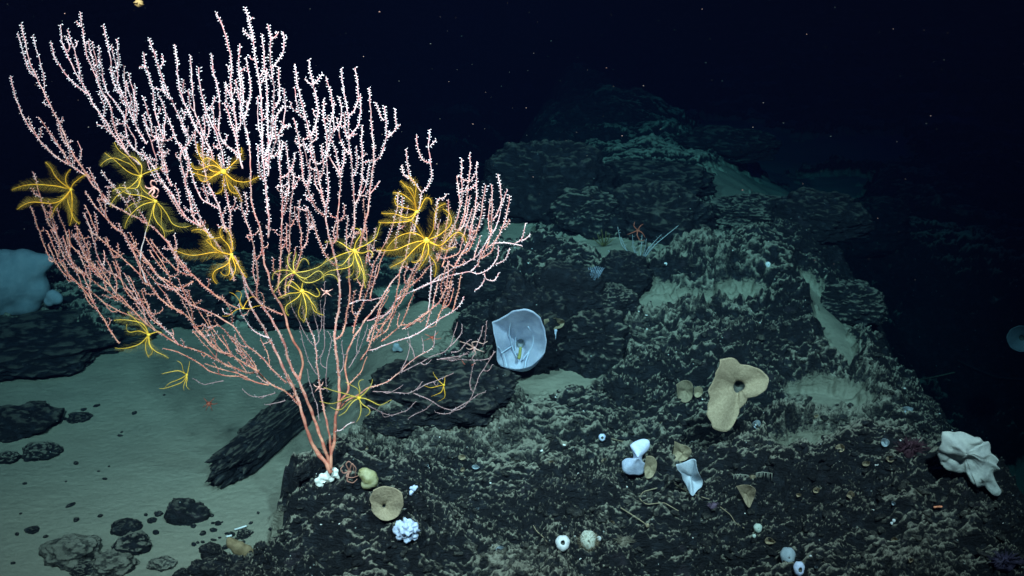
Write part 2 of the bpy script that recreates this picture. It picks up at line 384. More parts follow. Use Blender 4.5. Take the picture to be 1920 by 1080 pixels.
BO = [
 (1030,405,200,118,3,M_ROCKD,'large dark boulder left of the far sand channel, with an undercut pale foot'),
 (1225,378,180,58,4,M_ROCKD,'flat dark boulder above the one beside the white bushy coral'),
 (1240,455,155,85,5,M_ROCKD,'rounded black boulder directly behind the white bushy coral'),
 (1105,440,115,66,6,M_ROCK,'dusty boulder under the large undercut one, left of the bushy coral'),
 (1170,552,85,62,7,M_ROCKD,'black rock at the foot of the white bushy coral'),
 (1062,600,125,88,8,M_ROCKD,'black rock right above the big blue vase sponge'),
 (1150,598,75,52,9,M_ROCK,'small dark rock wedged below the stalk of the blue fan coral'),
 (1108,692,130,98,10,M_ROCK,'layered boulder on the right of the big blue vase sponge'),
 (985,698,130,135,12,M_ROCKD,'shadowed rock behind the big blue vase sponge'),
 (905,640,80,55,13,M_ROCK,'low rock left of the big blue vase sponge'),
 (825,782,200,75,14,M_ROCKD,'wide dark rock under the low right branches of the sea fan'),
 (738,812,80,42,15,M_ROCKD,'small dark rock with green film between sea fan stem and wide rock'),
 (1410,420,115,34,18,M_ROCK,'low rock on the far edge of the sand channel'),
 (1540,445,150,60,19,M_ROCKD,'dim rough boulder at the right end of the sand channel'),
 (1640,470,130,80,20,M_ROCKD,'dim boulder on the dark slope right of the sand channel'),
 (30,688,300,46,22,M_ROCKD,'long black rock wall under the pale blue sponges at far left'),
 (330,600,170,70,24,M_ROCKD,'black rock behind the left half of the sea fan'),
 (560,612,190,90,25,M_ROCKD,'black rock behind the middle stems of the sea fan'),
 (880,575,150,80,26,M_ROCKD,'dim rock behind the right tip of the sea fan'),
 (1370,300,150,50,27,M_ROCKD,'faint far boulder at the top of the sand channel'),
 (1600,600,110,52,28,M_ROCK,'rock between the two sand pockets on the right slope'),
]
for (u, v, wp, hp, sd, mt, lb) in BO:
    rock_px(u, v, wp, hp*(.80 if v < 400 else 1.0 if v < 700 and u > 850 else .80), sd, mt, lb)
# the slab lying on the sand behind the stems
ga, gb = ground(432, 893), ground(580, 775)
mid = (ga+gb)/2; L = (gb-ga); ln = L.length
sl = boulder('rock_slab', (mid.x, mid.y+.02, mid.z+.045), (ln*1.15, .125, .10), 31, M_ROCKD, rotz=math.atan2(L.y, L.x), roty=-math.asin(L.z/ln)-.03, square=.8, rough=1.5)
tag(sl, 'long black rock slab lying on sand behind the sea fan stems', 'rock')
gs = ground(586, 885)
tag(boulder('rock_slab', (gs.x+.0, gs.y+.03, gs.z+.005), (.13, .035, .04), 33, M_ROCKD, rotz=R(62)), 'thin dark rock half buried in sand just left of the sea fan base', 'rock')
ST = [
 (345,980,70,50,41,M_ROCKD,'black craggy stone alone on the open sand below the slab'),
 (232,1002,54,22,42,M_ROCKD,'flat dark stone left of the craggy stone on the sand'),
 (242,1038,66,38,43,M_ROCK,'rounded stone half buried below the flat dark one'),
 (125,1058,98,46,44,M_ROCKS,'silt covered stone nearest the bottom left corner'),
 (205,1076,80,34,45,M_ROCKS,'silt covered stone at the bottom edge right of the corner stone'),
 (58,1000,22,13,46,M_ROCKD,'tiny dark stone far left above the corner stone'),
 (296,968,14,14,47,M_ROCK,'upper of two small stones left of the craggy stone'),
 (284,980,15,10,48,M_ROCKD,'lower of two small stones left of the craggy stone'),
 (70,862,60,32,49,M_ROCK,'oval stone at the left edge on dim sand'),
 (25,815,120,50,50,M_ROCKD,'broad dark rock at the left edge on dim sand'),
 (62,770,38,16,51,M_ROCKD,'small dark rock above the broad rock at the left edge'),
 (145,790,40,12,52,M_ROCKD,'low dark stone right of the broad rock at the left edge'),
 (10,868,40,22,59,M_ROCK,'dark stone cut by the left frame edge'),
 (372,1078,36,32,53,M_ROCKD,'black stone at the bottom edge left of the brown lump'),
 (338,1084,26,20,54,M_ROCKD,'leftmost black stone of the bottom edge cluster'),
 (404,1074,60,26,55,M_ROCKD,'long black stone slanting up toward the brown lump'),
 (452,1082,50,26,56,M_ROCKD,'black stone directly below the brown lump'),
 (392,1042,36,26,57,M_ROCKD,'rough black stone left of the brown lump'),
 (457,1008,28,16,58,M_ROCK,'grey stone beneath the white shell pieces'),
 (408,985,11,10,60,M_ROCKD,'small round dark pebble left of the white shell pieces'),
 (150,1078,44,18,61,M_ROCK,'flat stone at the bottom edge left of the silted one'),
 (300,1068,44,18,62,M_ROCKS,'low silted stone at the bottom between corner and cluster'),
]
for (u, v, wp, hp, sd, mt, lb) in ST:
    rock_px(u, v, wp*.86, hp*.74, sd, mt, lb, cat='stone', name='stone', sub=5, sink=.42)
# pebbles on the sand
rp = np.random.default_rng(5)
pebs = []
for k in range(64):
    if k < 34: u = rp.normal(190, 130); v = rp.uniform(740, 1070)
    else: u = rp.uniform(360, 515); v = rp.uniform(960, 1070)
    if u < 2 or u > 515: continue
    g = ground(u, v)
    if fields(np.array([g.x]), np.array([g.y]))[1][0] < .8: continue
    s_ = rp.uniform(.005, .013); 
    tag(boulder('pebble', (g.x, g.y, g.z+s_*.1), (s_*rp.uniform(1.2, 2.2), s_*1.2, s_*.9), 200+k, M_ROCKD, sub=2, rotz=rp.uniform(0, 3)),
        'tiny dark pebble on the pale sand in the lower left', 'pebble', 'pebbles scattered over the sand')
# loose rubble over the rock: uncountable
def scatter(name, n, region, smin, smax, mat, label, seed, rockmin=.5, flat=.6):
    r_ = np.random.default_rng(seed); x = r_.uniform(region[0], region[1], n*3); y = r_.uniform(region[2], region[3], n*3)
    z, sd, _ = fields(x, y); kx = np.where(sd < rockmin)[0][:n]; v0, f0 = ico(1)
    V = []; Fc = []
    for j, q in enumerate(kx):
        s_ = smin+(smax-smin)*r_.random()**3
        p = v0*(1+.35*r_.normal(size=(len(v0), 1)).clip(-1, 1))*s_*np.array([r_.uniform(.8, 2.0), 1, flat])
        a_ = r_.uniform(0, 6.28); p = p @ np.array([[math.cos(a_), -math.sin(a_), 0], [math.sin(a_), math.cos(a_), 0], [0, 0, 1]])
        V.append(p+np.array([x[q], y[q], z[q]+s_*.15])); Fc.append(f0+j*len(v0))
    return tag(mesh_np(name, np.vstack(V), np.vstack(Fc), mat, smooth=False), label, kind='stuff')
scatter('rock_rubble', 14000, (-1.1, 2.3, 2.5, 5.2), 0.002, .013, M_ROCKS, 'broken rock rubble and nodules over the dark ridge', 3)
scatter('shell_grit', 520, (-1.1, 2.2, 2.5, 5.0), .0016, .0045, plain('pale_shell', (.5, .52, .5), (.7, .7, .66), bmp=0), 'pale shell grit and tiny sponges dotted over the rock', 9, flat=.8)
# ---------------------------------------------------------------- the sea fan, traced branch by branch on its own upright plane
GB = ground(618, 896); FY = GB.y-.005; print('FANY', FY)
BASE = PY(618, 884, FY)
def fanY(u, v):
    y = FY-.05*math.sin((u-100)/170)-.03*math.sin(v/140+u/90)
    if u < 560: y += .16*((560-u)/560)**2
    return y
STEMS = """7.5|620,886 612,868 594,848 582,825 571,791 563,762 552,731 540,712 534,697 520,664 504,634 489,605 473,582 462,550 455,520
7|619,880 616,863 606,834 594,799 583,768 569,735 561,714 549,695 539,671 535,648 524,625 508,597 500,584 486,568 467,544 455,515 440,480
5|561,714 568,685 567,667 553,644 543,625 537,601 531,579 519,560 507,540 505,517 496,498 494,480 492,459 489,430 480,407 472,384 470,349 470,318 468,273
7|620,880 620,855 624,840 628,824 628,801 630,774 635,764 636,745 636,721 635,700 633,681 630,659 627,636 629,609 635,584 637,558 637,533 632,500 629,487 625,471 617,444 612,420 610,391
5|619,875 620,840 618,817 612,789 606,762 600,731 598,706 594,689 594,673 592,650 588,631 574,601 566,575
4.5|635,764 639,750 651,739 655,721 648,706 647,685 651,661 659,642 664,632 676,615 684,601 694,589 711,568 725,543 736,527 750,512 754,500 762,478 768,445 775,410
3.5|633,770 648,752 678,737 684,733 690,725 701,725 721,719 732,712 744,702 750,698 761,686 773,675 793,663 812,652"""
BR = """B|610,391 602,358 595,319 590,300 588,287 582,260 578,240 567,198 557,155 553,120
B|582,258 592,235 597,209 592,178 587,159 580,126 579,112
B|587,159 578,156 572,148
B|587,159 596,152 604,139
B|588,289 574,280 567,262
B|611,406 592,393 585,375 576,354 567,333 566,300 563,285 559,252 550,221
B|576,354 582,335 580,315 581,298
B|627,637 639,632 646,617 649,593 653,574 657,552 655,529 654,494 656,471 664,436 665,384 663,358 660,320 659,295 655,279 654,252 653,217 648,188 642,155 640,128
B|653,218 664,209 672,190 671,159 666,128
B|656,255 672,237 676,213 676,176
B|657,290 644,278 637,258 632,221
B|670,480 679,444 685,417 691,393 693,364 697,333 700,308 701,305 701,276 697,244 695,207 692,165
B|701,303 712,297 720,276 725,256 724,229 721,200
B|720,226 714,221 705,192
B|725,258 736,252 744,239 740,204
B|744,239 751,234
B|665,384 672,374 679,339 680,295 678,266 679,235
B|684,305 692,300 701,303
B|693,364 705,352 712,340
B|617,444 626,461 633,440 633,409 637,364 639,333 640,316
B|639,333 622,300 613,289 613,252 606,217 607,186
B|613,289 617,268 626,246 625,217 621,174 611,145
B|639,333 633,300 631,291 623,264
B|640,318 644,310 646,285
B|626,246 631,241 641,223 640,200 636,182
B|611,406 616,364 615,339 612,300 613,289
B|455,316 448,289 444,264 444,238 440,215 438,194 434,179 432,152 435,124 431,97 419,52 405,23
B|448,289 420,270 409,248 412,219 412,194 409,165 399,132 397,101
B|468,273 464,254 458,227 455,219 450,194 452,165 447,124 450,82
B|458,222 467,194 471,165 466,136 461,108
B|450,135 459,128
B|503,446 505,415 501,384 499,355 495,316 492,293 492,258 491,219 489,175 485,144 477,101 475,72 467,39 460,14
B|467,39 474,33
B|475,75 465,66 455,57
B|488,144 496,132 495,97 491,64
B|503,330 504,290 501,206 501,175 499,140 496,132
B|497,291 508,269 512,244 512,219 513,194 514,165 509,132 506,107 508,72 503,47
B|508,74 517,70 522,60
B|510,128 527,108 533,90 533,72 530,60
B|533,76 538,72
B|516,198 525,190 524,175 522,126
B|500,312 512,281 518,260 530,238 535,209 535,194 532,167
B|530,240 545,236
B|520,258 531,252
B|517,260 516,219 528,205 532,199
B|530,560 520,540 524,520 526,494 528,436 529,397 530,368 530,374 526,335 524,297 524,264
B|524,300 530,265
B|526,333 535,332 549,314 553,287
B|530,372 541,365 542,326 541,304 535,267
B|535,555 536,520 541,494 543,465 543,436 544,393 549,358 551,330 549,316
B|550,355 556,344 562,333
B|540,540 559,494 565,475 565,436 559,409 562,376
B|632,500 617,489 604,467 592,434 586,411 576,390
B|530,590 500,578 480,560 484,517 480,488 474,453 470,436 462,415 454,396 451,366 441,349
B|416,562 404,554 381,535 362,517 338,490 319,459 292,430 270,415 240,400 206,383 194,365 175,348 161,328 136,313 109,297 91,282 72,260 51,233 39,209 27,176 20,143
B|171,336 156,317 136,288 126,268 121,252 105,218 93,195 82,172 68,144 54,113 47,76 39,45
B|264,310 241,291 220,264 206,243 200,229 175,197 167,177 154,156 140,133 126,102 115,76 114,47
B|163,176 140,158 121,137 101,106 96,78
B|126,98 133,90 124,68
B|241,291 225,262 214,239 210,214 206,195 191,172 179,141 163,106 159,84 154,49 150,23
B|152,50 143,40
B|160,80 168,77
B|439,527 430,490 405,455 396,442 377,425 351,411 338,392 324,366 305,343 291,318 276,296 253,282 241,268 235,243 233,218 222,199 202,176 194,152 191,129 186,100
B|275,270 262,250 253,230 249,222 241,201 229,176 218,152 210,129 206,102 200,74 193,47
B|218,133 224,127 222,104 219,74
B|228,172 214,169
B|249,200 247,191 236,152
B|253,230 251,214 252,195 253,158
B|322,349 305,310 302,275 308,264 302,247 292,216 289,192 287,169 281,146 272,122 269,99
B|274,126 262,125
B|289,165 300,168 310,171
B|377,425 361,405 357,376 349,349 344,324 336,292 357,262 349,245 337,223 328,200 318,181 308,157 298,128 289,99 279,72
B|300,126 306,122 308,112 303,105
B|425,436 419,421 412,390 400,364 388,341 380,300 380,258 364,235 355,212 345,192 337,169 333,142 332,112 327,83
B|343,175 344,150
B|400,300 395,280 384,262 376,235 366,215 364,200 361,169 359,138 357,104
B|421,349 418,290 405,247 395,229 386,208 380,184 374,157 372,127
B|386,208 397,204 403,182
B|314,324 307,298 301,265 283,254 285,235 275,204 269,182
B|280,245 275,235 269,215
B|308,260 308,235 312,215 308,200 296,175
B|349,300 338,275 327,254 318,227 312,215
B|444,264 435,235 429,215 421,192
B|438,194 429,177 423,153
B|450,190 448,186 442,149
B|458,222 464,206 462,188
B|434,469 434,439 431,434 433,405 427,376 421,349 417,320 410,290
B|412,392 380,376 369,357 357,318 349,279
B|563,762 555,753 535,732 516,726 497,712 485,697 464,700 438,689 413,679 385,663 364,655 335,647 316,634 296,622 277,610 257,589 231,567 200,545 181,532 161,516 144,500 126,481 111,448 99,423 92,401
B|224,644 211,628 199,605 186,586 177,571 161,547 144,530 124,508 112,491 99,458 88,432
B|144,530 118,512 103,489 91,458
B|277,610 250,582 225,555 206,536 186,514 169,495 147,475 132,458 129,431
B|186,514 173,497 157,471 147,450 144,427
B|177,571 157,516 138,500 128,473 118,444
B|262,600 225,584 196,569 177,551 151,534
B|335,647 321,628 300,609 284,589 269,577 260,570 247,551 235,535 221,516 204,512 188,493 181,473 175,450 169,425 157,399
B|190,495 194,499 198,489 194,469
B|284,589 277,572 270,561 266,543
B|485,697 458,681 436,667 409,657 389,638 370,616 354,595 335,581 319,576 301,561 284,537 268,520 247,500 227,481 208,466 184,444 169,405 160,385
D|274,530 268,512 262,497 264,473 272,440 280,415
B|362,528 336,543 313,526 293,516 274,489 254,466 231,438 208,419 181,390 160,360
B|362,517 338,512 322,497 299,473 282,448
B|537,718 516,699 497,677 481,660 466,652 454,636 442,615 425,603 404,591 389,583 362,574 338,554 319,537 299,521 280,494 262,470
B|316,515 311,509 299,498 280,469
W|505,634 494,630 477,623 464,605 454,592 447,570
B|447,579 428,570 416,562 404,554
B|464,700 446,675 432,662 419,664 399,652 380,631 362,612
B|432,662 429,656 413,636 396,613 388,590
B|485,697 469,679 458,664 438,642 425,623 409,609 401,600
B|409,609 390,617 388,629
B|504,722 481,718 458,707 419,704 403,700 389,694 374,681 345,665 325,657 306,653
B|464,708 440,698 413,692 385,682
P|419,714 393,719 384,723 362,710
P|516,737 489,745 469,743 454,730
P|535,751 515,757 497,759
W|688,601 699,601 707,593 723,592 734,580 746,558 764,551 783,541 802,535 823,517 844,509 852,499 866,499 885,486 899,477 911,454 927,432 934,417 938,395 945,370 952,356
B|911,465 921,440 921,417 923,389 922,346
B|924,413 934,399 941,378 938,351 934,327
B|901,485 911,465 927,456 940,432 950,405 956,367
B|944,428 952,424 956,412
W|925,456 945,455 964,457 979,461
W|966,456 977,452 983,436 985,419
W|977,452 989,448 994,440
B|901,485 921,475 927,456
B|888,487 897,455 901,442
B|896,500 899,483 903,470
W|784,541 800,533 823,525 852,514 868,512 883,508 889,514 901,513 914,507 926,496 931,486 934,479 935,461
W|929,496 950,487 955,465
W|883,508 895,499 899,484
W|908,513 909,523 918,528 929,527 936,511
W|909,523 902,538 890,545
B|759,544 784,525 798,507 818,487 826,465 841,440 855,417 864,386 867,364 865,335 866,297
B|863,380 860,360 857,330
B|829,500 837,475 849,448 864,424 872,397 876,364 880,329 882,320 881,287
B|853,498 866,475 880,456 884,426 891,397 894,358 893,333 894,303
B|882,340 893,325
B|876,358 885,355 892,345
B|872,465 883,446 894,432 901,413 905,378 911,347
B|862,432 870,424 876,397 881,367
B|866,450 876,421 886,391
B|820,490 826,475 833,446 837,424 842,397 840,374
B|815,430 818,397 820,374
B|812,470 818,448 820,436 825,413
B|837,484 861,477 864,459 870,450
B|775,440 788,380 790,360 803,350 810,333 808,310 803,273 806,243
B|805,305 793,303 783,280 781,253
B|790,360 777,343 767,333 761,280
B|767,333 758,333 753,310
B|806,275 812,268 818,263
B|662,625 668,595 680,572 688,549 696,519 701,494 714,471 728,446 738,417 746,386 746,360
B|740,470 745,440 753,397 755,370
B|694,560 700,530 707,520 712,494 722,469
B|674,562 681,530 684,500 690,470 681,372
W|655,570 674,562 690,564 707,560 715,558
B|699,636 711,630 725,621 734,599 745,575 752,545
B|676,675 688,659 696,642 699,624 705,609 708,590 716,565 730,545
B|655,720 676,700 688,669
W|690,657 701,656 715,650 734,642 750,638 773,630 784,626 798,615 819,602 844,587 860,577 870,556
B|848,585 856,558 862,532 865,511
B|798,614 806,589 813,566 819,536 826,515
B|820,600 829,577 840,548 848,515 855,500
B|829,579 840,575 846,565 850,540
W|803,583 805,566 808,538 808,505 806,480
B|759,616 778,602 804,585 825,565 837,540 840,520 840,490
B|715,640 734,626 752,609 760,593 764,578 772,560 778,543
B|754,617 773,611 793,589
B|688,640 700,610 728,585 745,560 764,530 775,505 790,480
B|734,580 750,570 764,545 772,520 785,500 798,470
B|700,640 716,612 735,590 742,560 748,530 750,505
P|812,652 815,643 816,620
P|752,698 783,683 812,667 837,659 846,645 852,624 858,604
P|843,650 856,639 866,624 867,608
P|846,660 860,661 872,645 882,636
P|819,674 856,673 885,676 912,674 922,671 927,659
P|825,673 856,669 877,663
P|885,662 893,649 901,632 905,612
P|905,650 909,641 911,628 912,602
P|699,734 725,735 748,736 764,739 781,731 791,716
P|775,737 799,747 813,753 827,765 853,770 870,765 887,740 897,707 917,677 927,660
P|847,770 875,755 895,740 910,735
P|690,760 707,770 733,780 763,770 780,753
P|813,753 800,768 780,775 765,785
P|853,770 835,778 815,772
P|781,731 800,720 822,712 850,700
P|750,698 760,680 770,650 765,620
P|778,672 772,650 764,640
P|793,663 795,645 790,632
W|628,808 637,809 649,799 655,793 664,791
P|594,675 604,666 610,646 607,619 608,599 606,589 610,564 608,529
P|598,789 596,764 587,739 581,719 578,706 576,693
P|600,706 596,704 584,689 574,664 567,638 562,615
P|615,735 611,732 612,689 615,667 623,638 615,621
P|591,648 600,638 594,609 586,580 582,560
P|588,648 574,632 567,615 555,592
P|555,592 545,570 540,540
P|654,690 668,668 680,640 690,610
P|636,700 645,690 643,660 640,640"""
def parse(t):
    out = []
    for l in t.strip().split('\n'):
        k, p = l.split('|'); out.append((k, [tuple(map(float, q.split(','))) for q in p.split()]))
    return out
def resample(p, step):
    p = np.asarray(p, float); d = np.r_[0, np.cumsum(np.linalg.norm(np.diff(p, axis=0), axis=1))]
    n = max(3, int(d[-1]/step)+1); t = np.linspace(0, d[-1], n)
    q = np.stack([np.interp(t, d, p[:, k]) for k in range(p.shape[1])], 1)
    for _ in range(3):
        if n > 4: q[1:-1] = .25*q[:-2]+.5*q[1:-1]+.25*q[2:]
    return q, d[-1]
rf = np.random.default_rng(21)
PXM = FY/FPX/.93                     # metres of one photo pixel on the fan's plane
def branch3(p, dy=0.0, sag=0.0):
    q, L = resample(p, 4.5)
    j = np.arange(len(q)); q = q+np.stack([np.sin(j*.9+p[0][0])*.5, np.cos(j*.7)*.3], 1)*(j > 1)[:, None]
    ph = rf.uniform(0, 6.28)
    P3 = np.array([PY(u, v, fanY(u, v)+dy*min(1, k/8)+.006*math.sin(k*.25+ph)) for k, (u, v) in enumerate(q)])
    return P3, L
def polyps(mb, P3, rad, dens=1.0, size=1.0, m=1, long=1.0, age_light=None):
    seg = np.linalg.norm(np.diff(P3, axis=0), axis=1).sum(); n = max(2, int(seg/.0047*dens)); sgn = 1
    idx = np.linspace(0, len(P3)-1.001, n)
    ph0 = rf.uniform(0, 99)
    for k in idx:
        if math.sin(k*.31+ph0)+math.sin(k*.13+ph0*2)+rf.normal()*.4 < -1.45: continue
        i = int(k); f = k-i; c = P3[i]*(1-f)+P3[i+1]*f; t = P3[i+1]-P3[i]; t = t/(np.linalg.norm(t)+1e-9); r = rad[i]
        side = np.cross(t, [0, 1, 0]); side /= np.linalg.norm(side)+1e-9; sgn = -sgn
        a = rf.normal(0, .55)+(rf.random() < .25)*1.4
        d = side*sgn*math.cos(a)+np.array([0, -1, 0])*math.sin(a)+t*.45
        mb.lump(c+d*r*.6, d, (.0040+rf.random()*.0034)*size*long, .0014*size*(.7+.6*rf.random()), m, float(np.clip((rf.random()*.5-.25)+(.5 if age_light is None else age_light[i]), 0, 1)))
cm, cnt, cb = nm('coral_bark')            # orange on old wood, paler young twigs; lamplight on the fan painted in too
at = N(cnt, 'ShaderNodeAttribute', attribute_name='age_light'); geo = N(cnt, 'ShaderNodeNewGeometry')
fz = noise_n(cnt, geo.outputs['Position'], 55, 4)
c1 = mixc(cnt, ramp(cnt, fz, .35, .65), (.46, .12, .08), (.66, .28, .18))
c2 = mixc(cnt, ramp(cnt, fz, .35, .65), (.62, .25, .25), (.85, .60, .60))
col = mixc(cnt, at.outputs['Fac'], c1, c2); 
cnt.links.new(col, cb.inputs['Base Color']); cb.inputs['Roughness'].default_value = .55; bump(cnt, cb, fz, .4, .003)
M_BARK = cm
M_POLYP, pnt, pb_ = nm('pale_pink_polyps')
at = N(pnt, 'ShaderNodeAttribute', attribute_name='age_light')
pnt.links.new(mixc(pnt, at.outputs['Fac'], (.62, .31, .30), (.95, .88, .90)), pb_.inputs['Base Color']); pb_.inputs['Roughness'].default_value = .6  # polyps whitened where lamplight is strongest, light put into the colour
M_WHITE = plain('bare_pale_skeleton', (.48, .36, .34), (.64, .54, .52), 50, .6, .3, .002)
M_DULL = plain('closed_mauve_polyps', (.36, .24, .26), (.52, .42, .44), 70, .7, 0)
M_DULLB = plain('mauve_coral_bark', (.28, .15, .15), (.40, .25, .25), 60, .7, .2, .002)
fan = empty('sea_fan', (BASE.x, BASE.y, BASE.z))
tag(fan, 'giant pink and orange branching sea fan coral filling the left half', 'sea fan coral')
for l in STEMS.split('\n'):
    k, pts = l.split('|'); r0 = float(k)*PXM*.50; pts = [tuple(map(float, q.split(','))) for q in pts.split()]
    P3, L = branch3(pts); n = len(P3); t = np.linspace(0, 1, n)
    rad = r0*(1-.62*t)*(1+.10*np.sin(np.arange(n)*.8)+.05*rf.normal(size=n))
    if k in ('7.5',): rad[:14] *= 1.25
    mb = MB(); mb.tube(P3, rad, 9, 0, np.clip(t*.6-.1, 0, 1)); h = n//3; polyps(mb, P3[h:], rad[h:], .7, .8)
    mb.build('stem', [M_BARK, M_POLYP], fan, attr='age_light')
allb = parse(BR); allb = [(k, p, branch3(p, dy=rf.uniform(-.02, .045))) for k, p in allb]
twigs = []
def side_twigs(P2, kind, L, lo, dens=1.0, far=1.0):
    """young twigs: leave the branch at an angle, then turn up and run beside it"""
    q, L = resample(P2, 5); n = len(q); out = []
    s = int(rf.uniform(4, 10)); sd = 1 if rf.random() < .5 else -1
    while s < n-4:
        u, v = q[s]
        if not (u > 745 and v < 420) and not (v < lo) and rf.random() < .80*dens:
            t = q[s+2]-q[s-2]; t /= np.linalg.norm(t)+1e-6; nrm = np.array([-t[1], t[0]])*sd
            ln = rf.uniform(16, 66)*far if rf.random() < .7 else rf.uniform(8, 14); w_ = rf.uniform(6, 14); P = []
            tt = t*.6+np.array([0, -1])*.4; 
            for a in np.linspace(0, 1, 7):
                P.append(tuple(q[s]+nrm*w_*(1-(1-min(1, a*2.2))**2)+tt*ln*a**1.3))
            out.append((kind, P))
        s += int(rf.uniform(6, 15)/dens); sd = -sd
    return out
for k, p, (P3, L) in allb:
    if k == 'B' and L > 90:
        vmin = min(v for u, v in p); lo = 60 if p[0][0] > 0 else 0
        tipu = p[-1][0]
        # keep the outline clear: twigs start below the open finger-like tips
        lo = vmin+ (95 if vmin < 320 else 35)
        left = tipu < 250
        twigs += side_twigs(p, k, L, lo, 1.2 if (250 < tipu < 620) else 1.25 if left else .9, 2.0 if left else 1.15)
    if k == 'P' and L > 60: twigs += side_twigs(p, k, L, 0, .75)
for k, P in list(twigs):
    if rf.random() < .55 and math.hypot(P[-1][0]-P[0][0], P[-1][1]-P[0][1]) > 26: twigs += side_twigs(P, k, 0, 0, .8, .6)
for k, P in list(twigs)+[(k, p) for k, p, _ in allb]:      # crooked little cross twigs in the tangle
    if rf.random() < .30 and k != 'P':
        u, v = P[int(rf.integers(0, len(P)))]
        if 230 < v < 680 and u < 900:
            s_ = rf.choice([-1, 1]); l_ = rf.uniform(7, 20)
            twigs.append(('W' if rf.random() < .12 else 'B', [(u, v), (u+s_*l_*.5, v-rf.uniform(-3, 3)), (u+s_*l_, v-rf.uniform(-2, 6)), (u+s_*l_*1.1, v-rf.uniform(4, 12))]))
order = sorted(range(len(allb)), key=lambda i: -allb[i][2][1])
big = set(order[:93]); rest = MB()
def put(mb, kind, P3, r0, r1, dn=1.0, sz=1.0, lg=1.0):
    n = len(P3); t = np.linspace(0, 1, n); rad = (r0+(r1-r0)*t)*PXM*.72*(1+.08*np.sin(np.arange(n)*1.3)+.06*rf.normal(size=n))
    zz = P3[:, 2]
    age_light = np.clip(.0+1.25*(zz-.88)/.60-.35*np.clip((-P3[:, 0]-.75)/.5, 0, 1), .0, 1)  # whiter top, dimmer left: lamp glare and falloff painted as colour
    age_light = np.clip(age_light+.8*np.maximum(0, P3[:, 0]-.05)+.12*rf.normal(), 0, 1)
    mm = {'B': (0, 1), 'W': (0, 1), 'P': (4, 3), 'D': (2, 1)}[kind]
    if kind in 'WD': age_light = np.maximum(age_light, .85)
    mb.tube(P3, rad, 6, mm[0], age_light); 
    up = float(np.clip((P3[:, 2].mean()-.55)/.6, 0, 1))
    polyps(mb, P3, rad, dn*(.15 if kind == 'D' else .9 if kind == 'W' else .45 if kind == 'P' else .65+.6*up), sz*(.75+.3*up)*rf.uniform(.85, 1.12) if kind == 'B' else sz*.7, mm[1], lg, age_light)
MATS = [M_BARK, M_POLYP, M_WHITE, M_DULL, M_DULLB]
for i, (k, p, (P3, L)) in enumerate(allb):
    hairy = 1.0
    if k == 'B' and (p[-1] in ((372, 127), (403, 182), (911, 347), (421, 192), (144, 427), (129, 431))): hairy = 1.7
    r0 = {'B': 1.4+min(1.2, L/350), 'W': 1.6, 'P': 1.3, 'D': 1.9}[k]; r1 = 1.3 if k != 'P' else .8
    if i in big:
        mb = MB(); put(mb, k, P3, r0, r1, lg=hairy); mb.build('branch', MATS, fan, attr='age_light')
    else: put(rest, k, P3, min(r0, 1.6), r1)
for k, P in twigs:
    P3, L = branch3(P, dy=rf.uniform(-.03, .04)); put(rest, k, P3, 1.3, 1.0 if k == 'B' else .6, .95)
o = rest.build('twig', MATS, fan, attr='age_light'); o['kind'] = 'stuff'
# white encrusting foot of the fan, spreading over the rock lip
def smooth_blob(name, balls, mat, voxel=.004, parent=None, noise_=.12, nf=40, label=None, it=5):
    bm = bmesh.new()
    for c, r, sc in balls:
        v0, f0 = ico(3); M = Matrix.Translation(c) @ Matrix.Diagonal((r*sc[0], r*sc[1], r*sc[2], 1))
        vs = [bm.verts.new(M @ Vector(q)) for q in v0]
        for f in f0: bm.faces.new([vs[i] for i in f])
    base = np.array(parent.location) if parent else np.zeros(3)
    me = bpy.data.meshes.new(name); bm.to_mesh(me); bm.free(); me.transform(Matrix.Translation(Vector(-base)))
    me.materials.append(mat)
    o = bpy.data.objects.new(name, me); C.objects.link(o)
    if parent: o.parent = parent
    md = o.modifiers.new('r', 'REMESH'); md.mode = 'VOXEL'; md.voxel_size = voxel; md.use_smooth_shade = True
    sm = o.modifiers.new('s', 'SMOOTH'); sm.factor = .6; sm.iterations = it
    tx = bpy.data.textures.new(name, 'CLOUDS'); tx.noise_scale = 1/nf; tx.noise_depth = 3
    dm = o.modifiers.new('d', 'DISPLACE'); dm.texture = tx; dm.strength = noise_*.05; dm.mid_level = .5; dm.texture_coords = 'GLOBAL'
    if label: o['label'] = label
    return o
hb = []
for (u, v, r) in [(618,886,8),(612,893,9),(602,893,7),(596,900,8),(606,905,9),(628,890,8),(634,895,5),(598,908,7),(620,899,8),(626,882,7),(632,884,5)]:
    hb.append((PY(u, v, FY-.012), r*PXM, (1, .8, .9)))
smooth_blob('holdfast', hb, plain('white_crust', (.70, .70, .62), (.88, .88, .82), 60, .7, .6, .004), .003, fan, .25, 50, 'white crusty foot of the sea fan')
# ---------------------------------------------------------------- feather stars
M_ARM = plain('yellow_arm', (.74, .40, .03), (.86, .56, .07), 80, .5, 0, trans=.15)
M_PIN = plain('yellow_pinnules', (.36, .25, .04), (.48, .36, .08), 80, .6, 0, trans=.45)
ARMS = [(plain('golden_arm', (.80, .34, .015), (.90, .48, .04), 80, .5, 0), plain('golden_pinnules', (.50, .29, .03), (.62, .40, .06), 80, .6, 0, trans=.45)),
        (plain('lemon_arm', (.74, .40, .03), (.86, .54, .07), 80, .5, 0), plain('olive_pinnules', (.28, .23, .05), (.38, .32, .09), 80, .6, 0, trans=.45)),
        (plain('ochre_arm', (.56, .36, .05), (.68, .48, .09), 80, .5, 0), plain('ochre_pinnules', (.22, .18, .05), (.32, .26, .08), 80, .6, 0, trans=.45))]
M_CORE = plain('golden_disc', (.72, .44, .03), (.85, .60, .08), 80, .5, .3, .002)
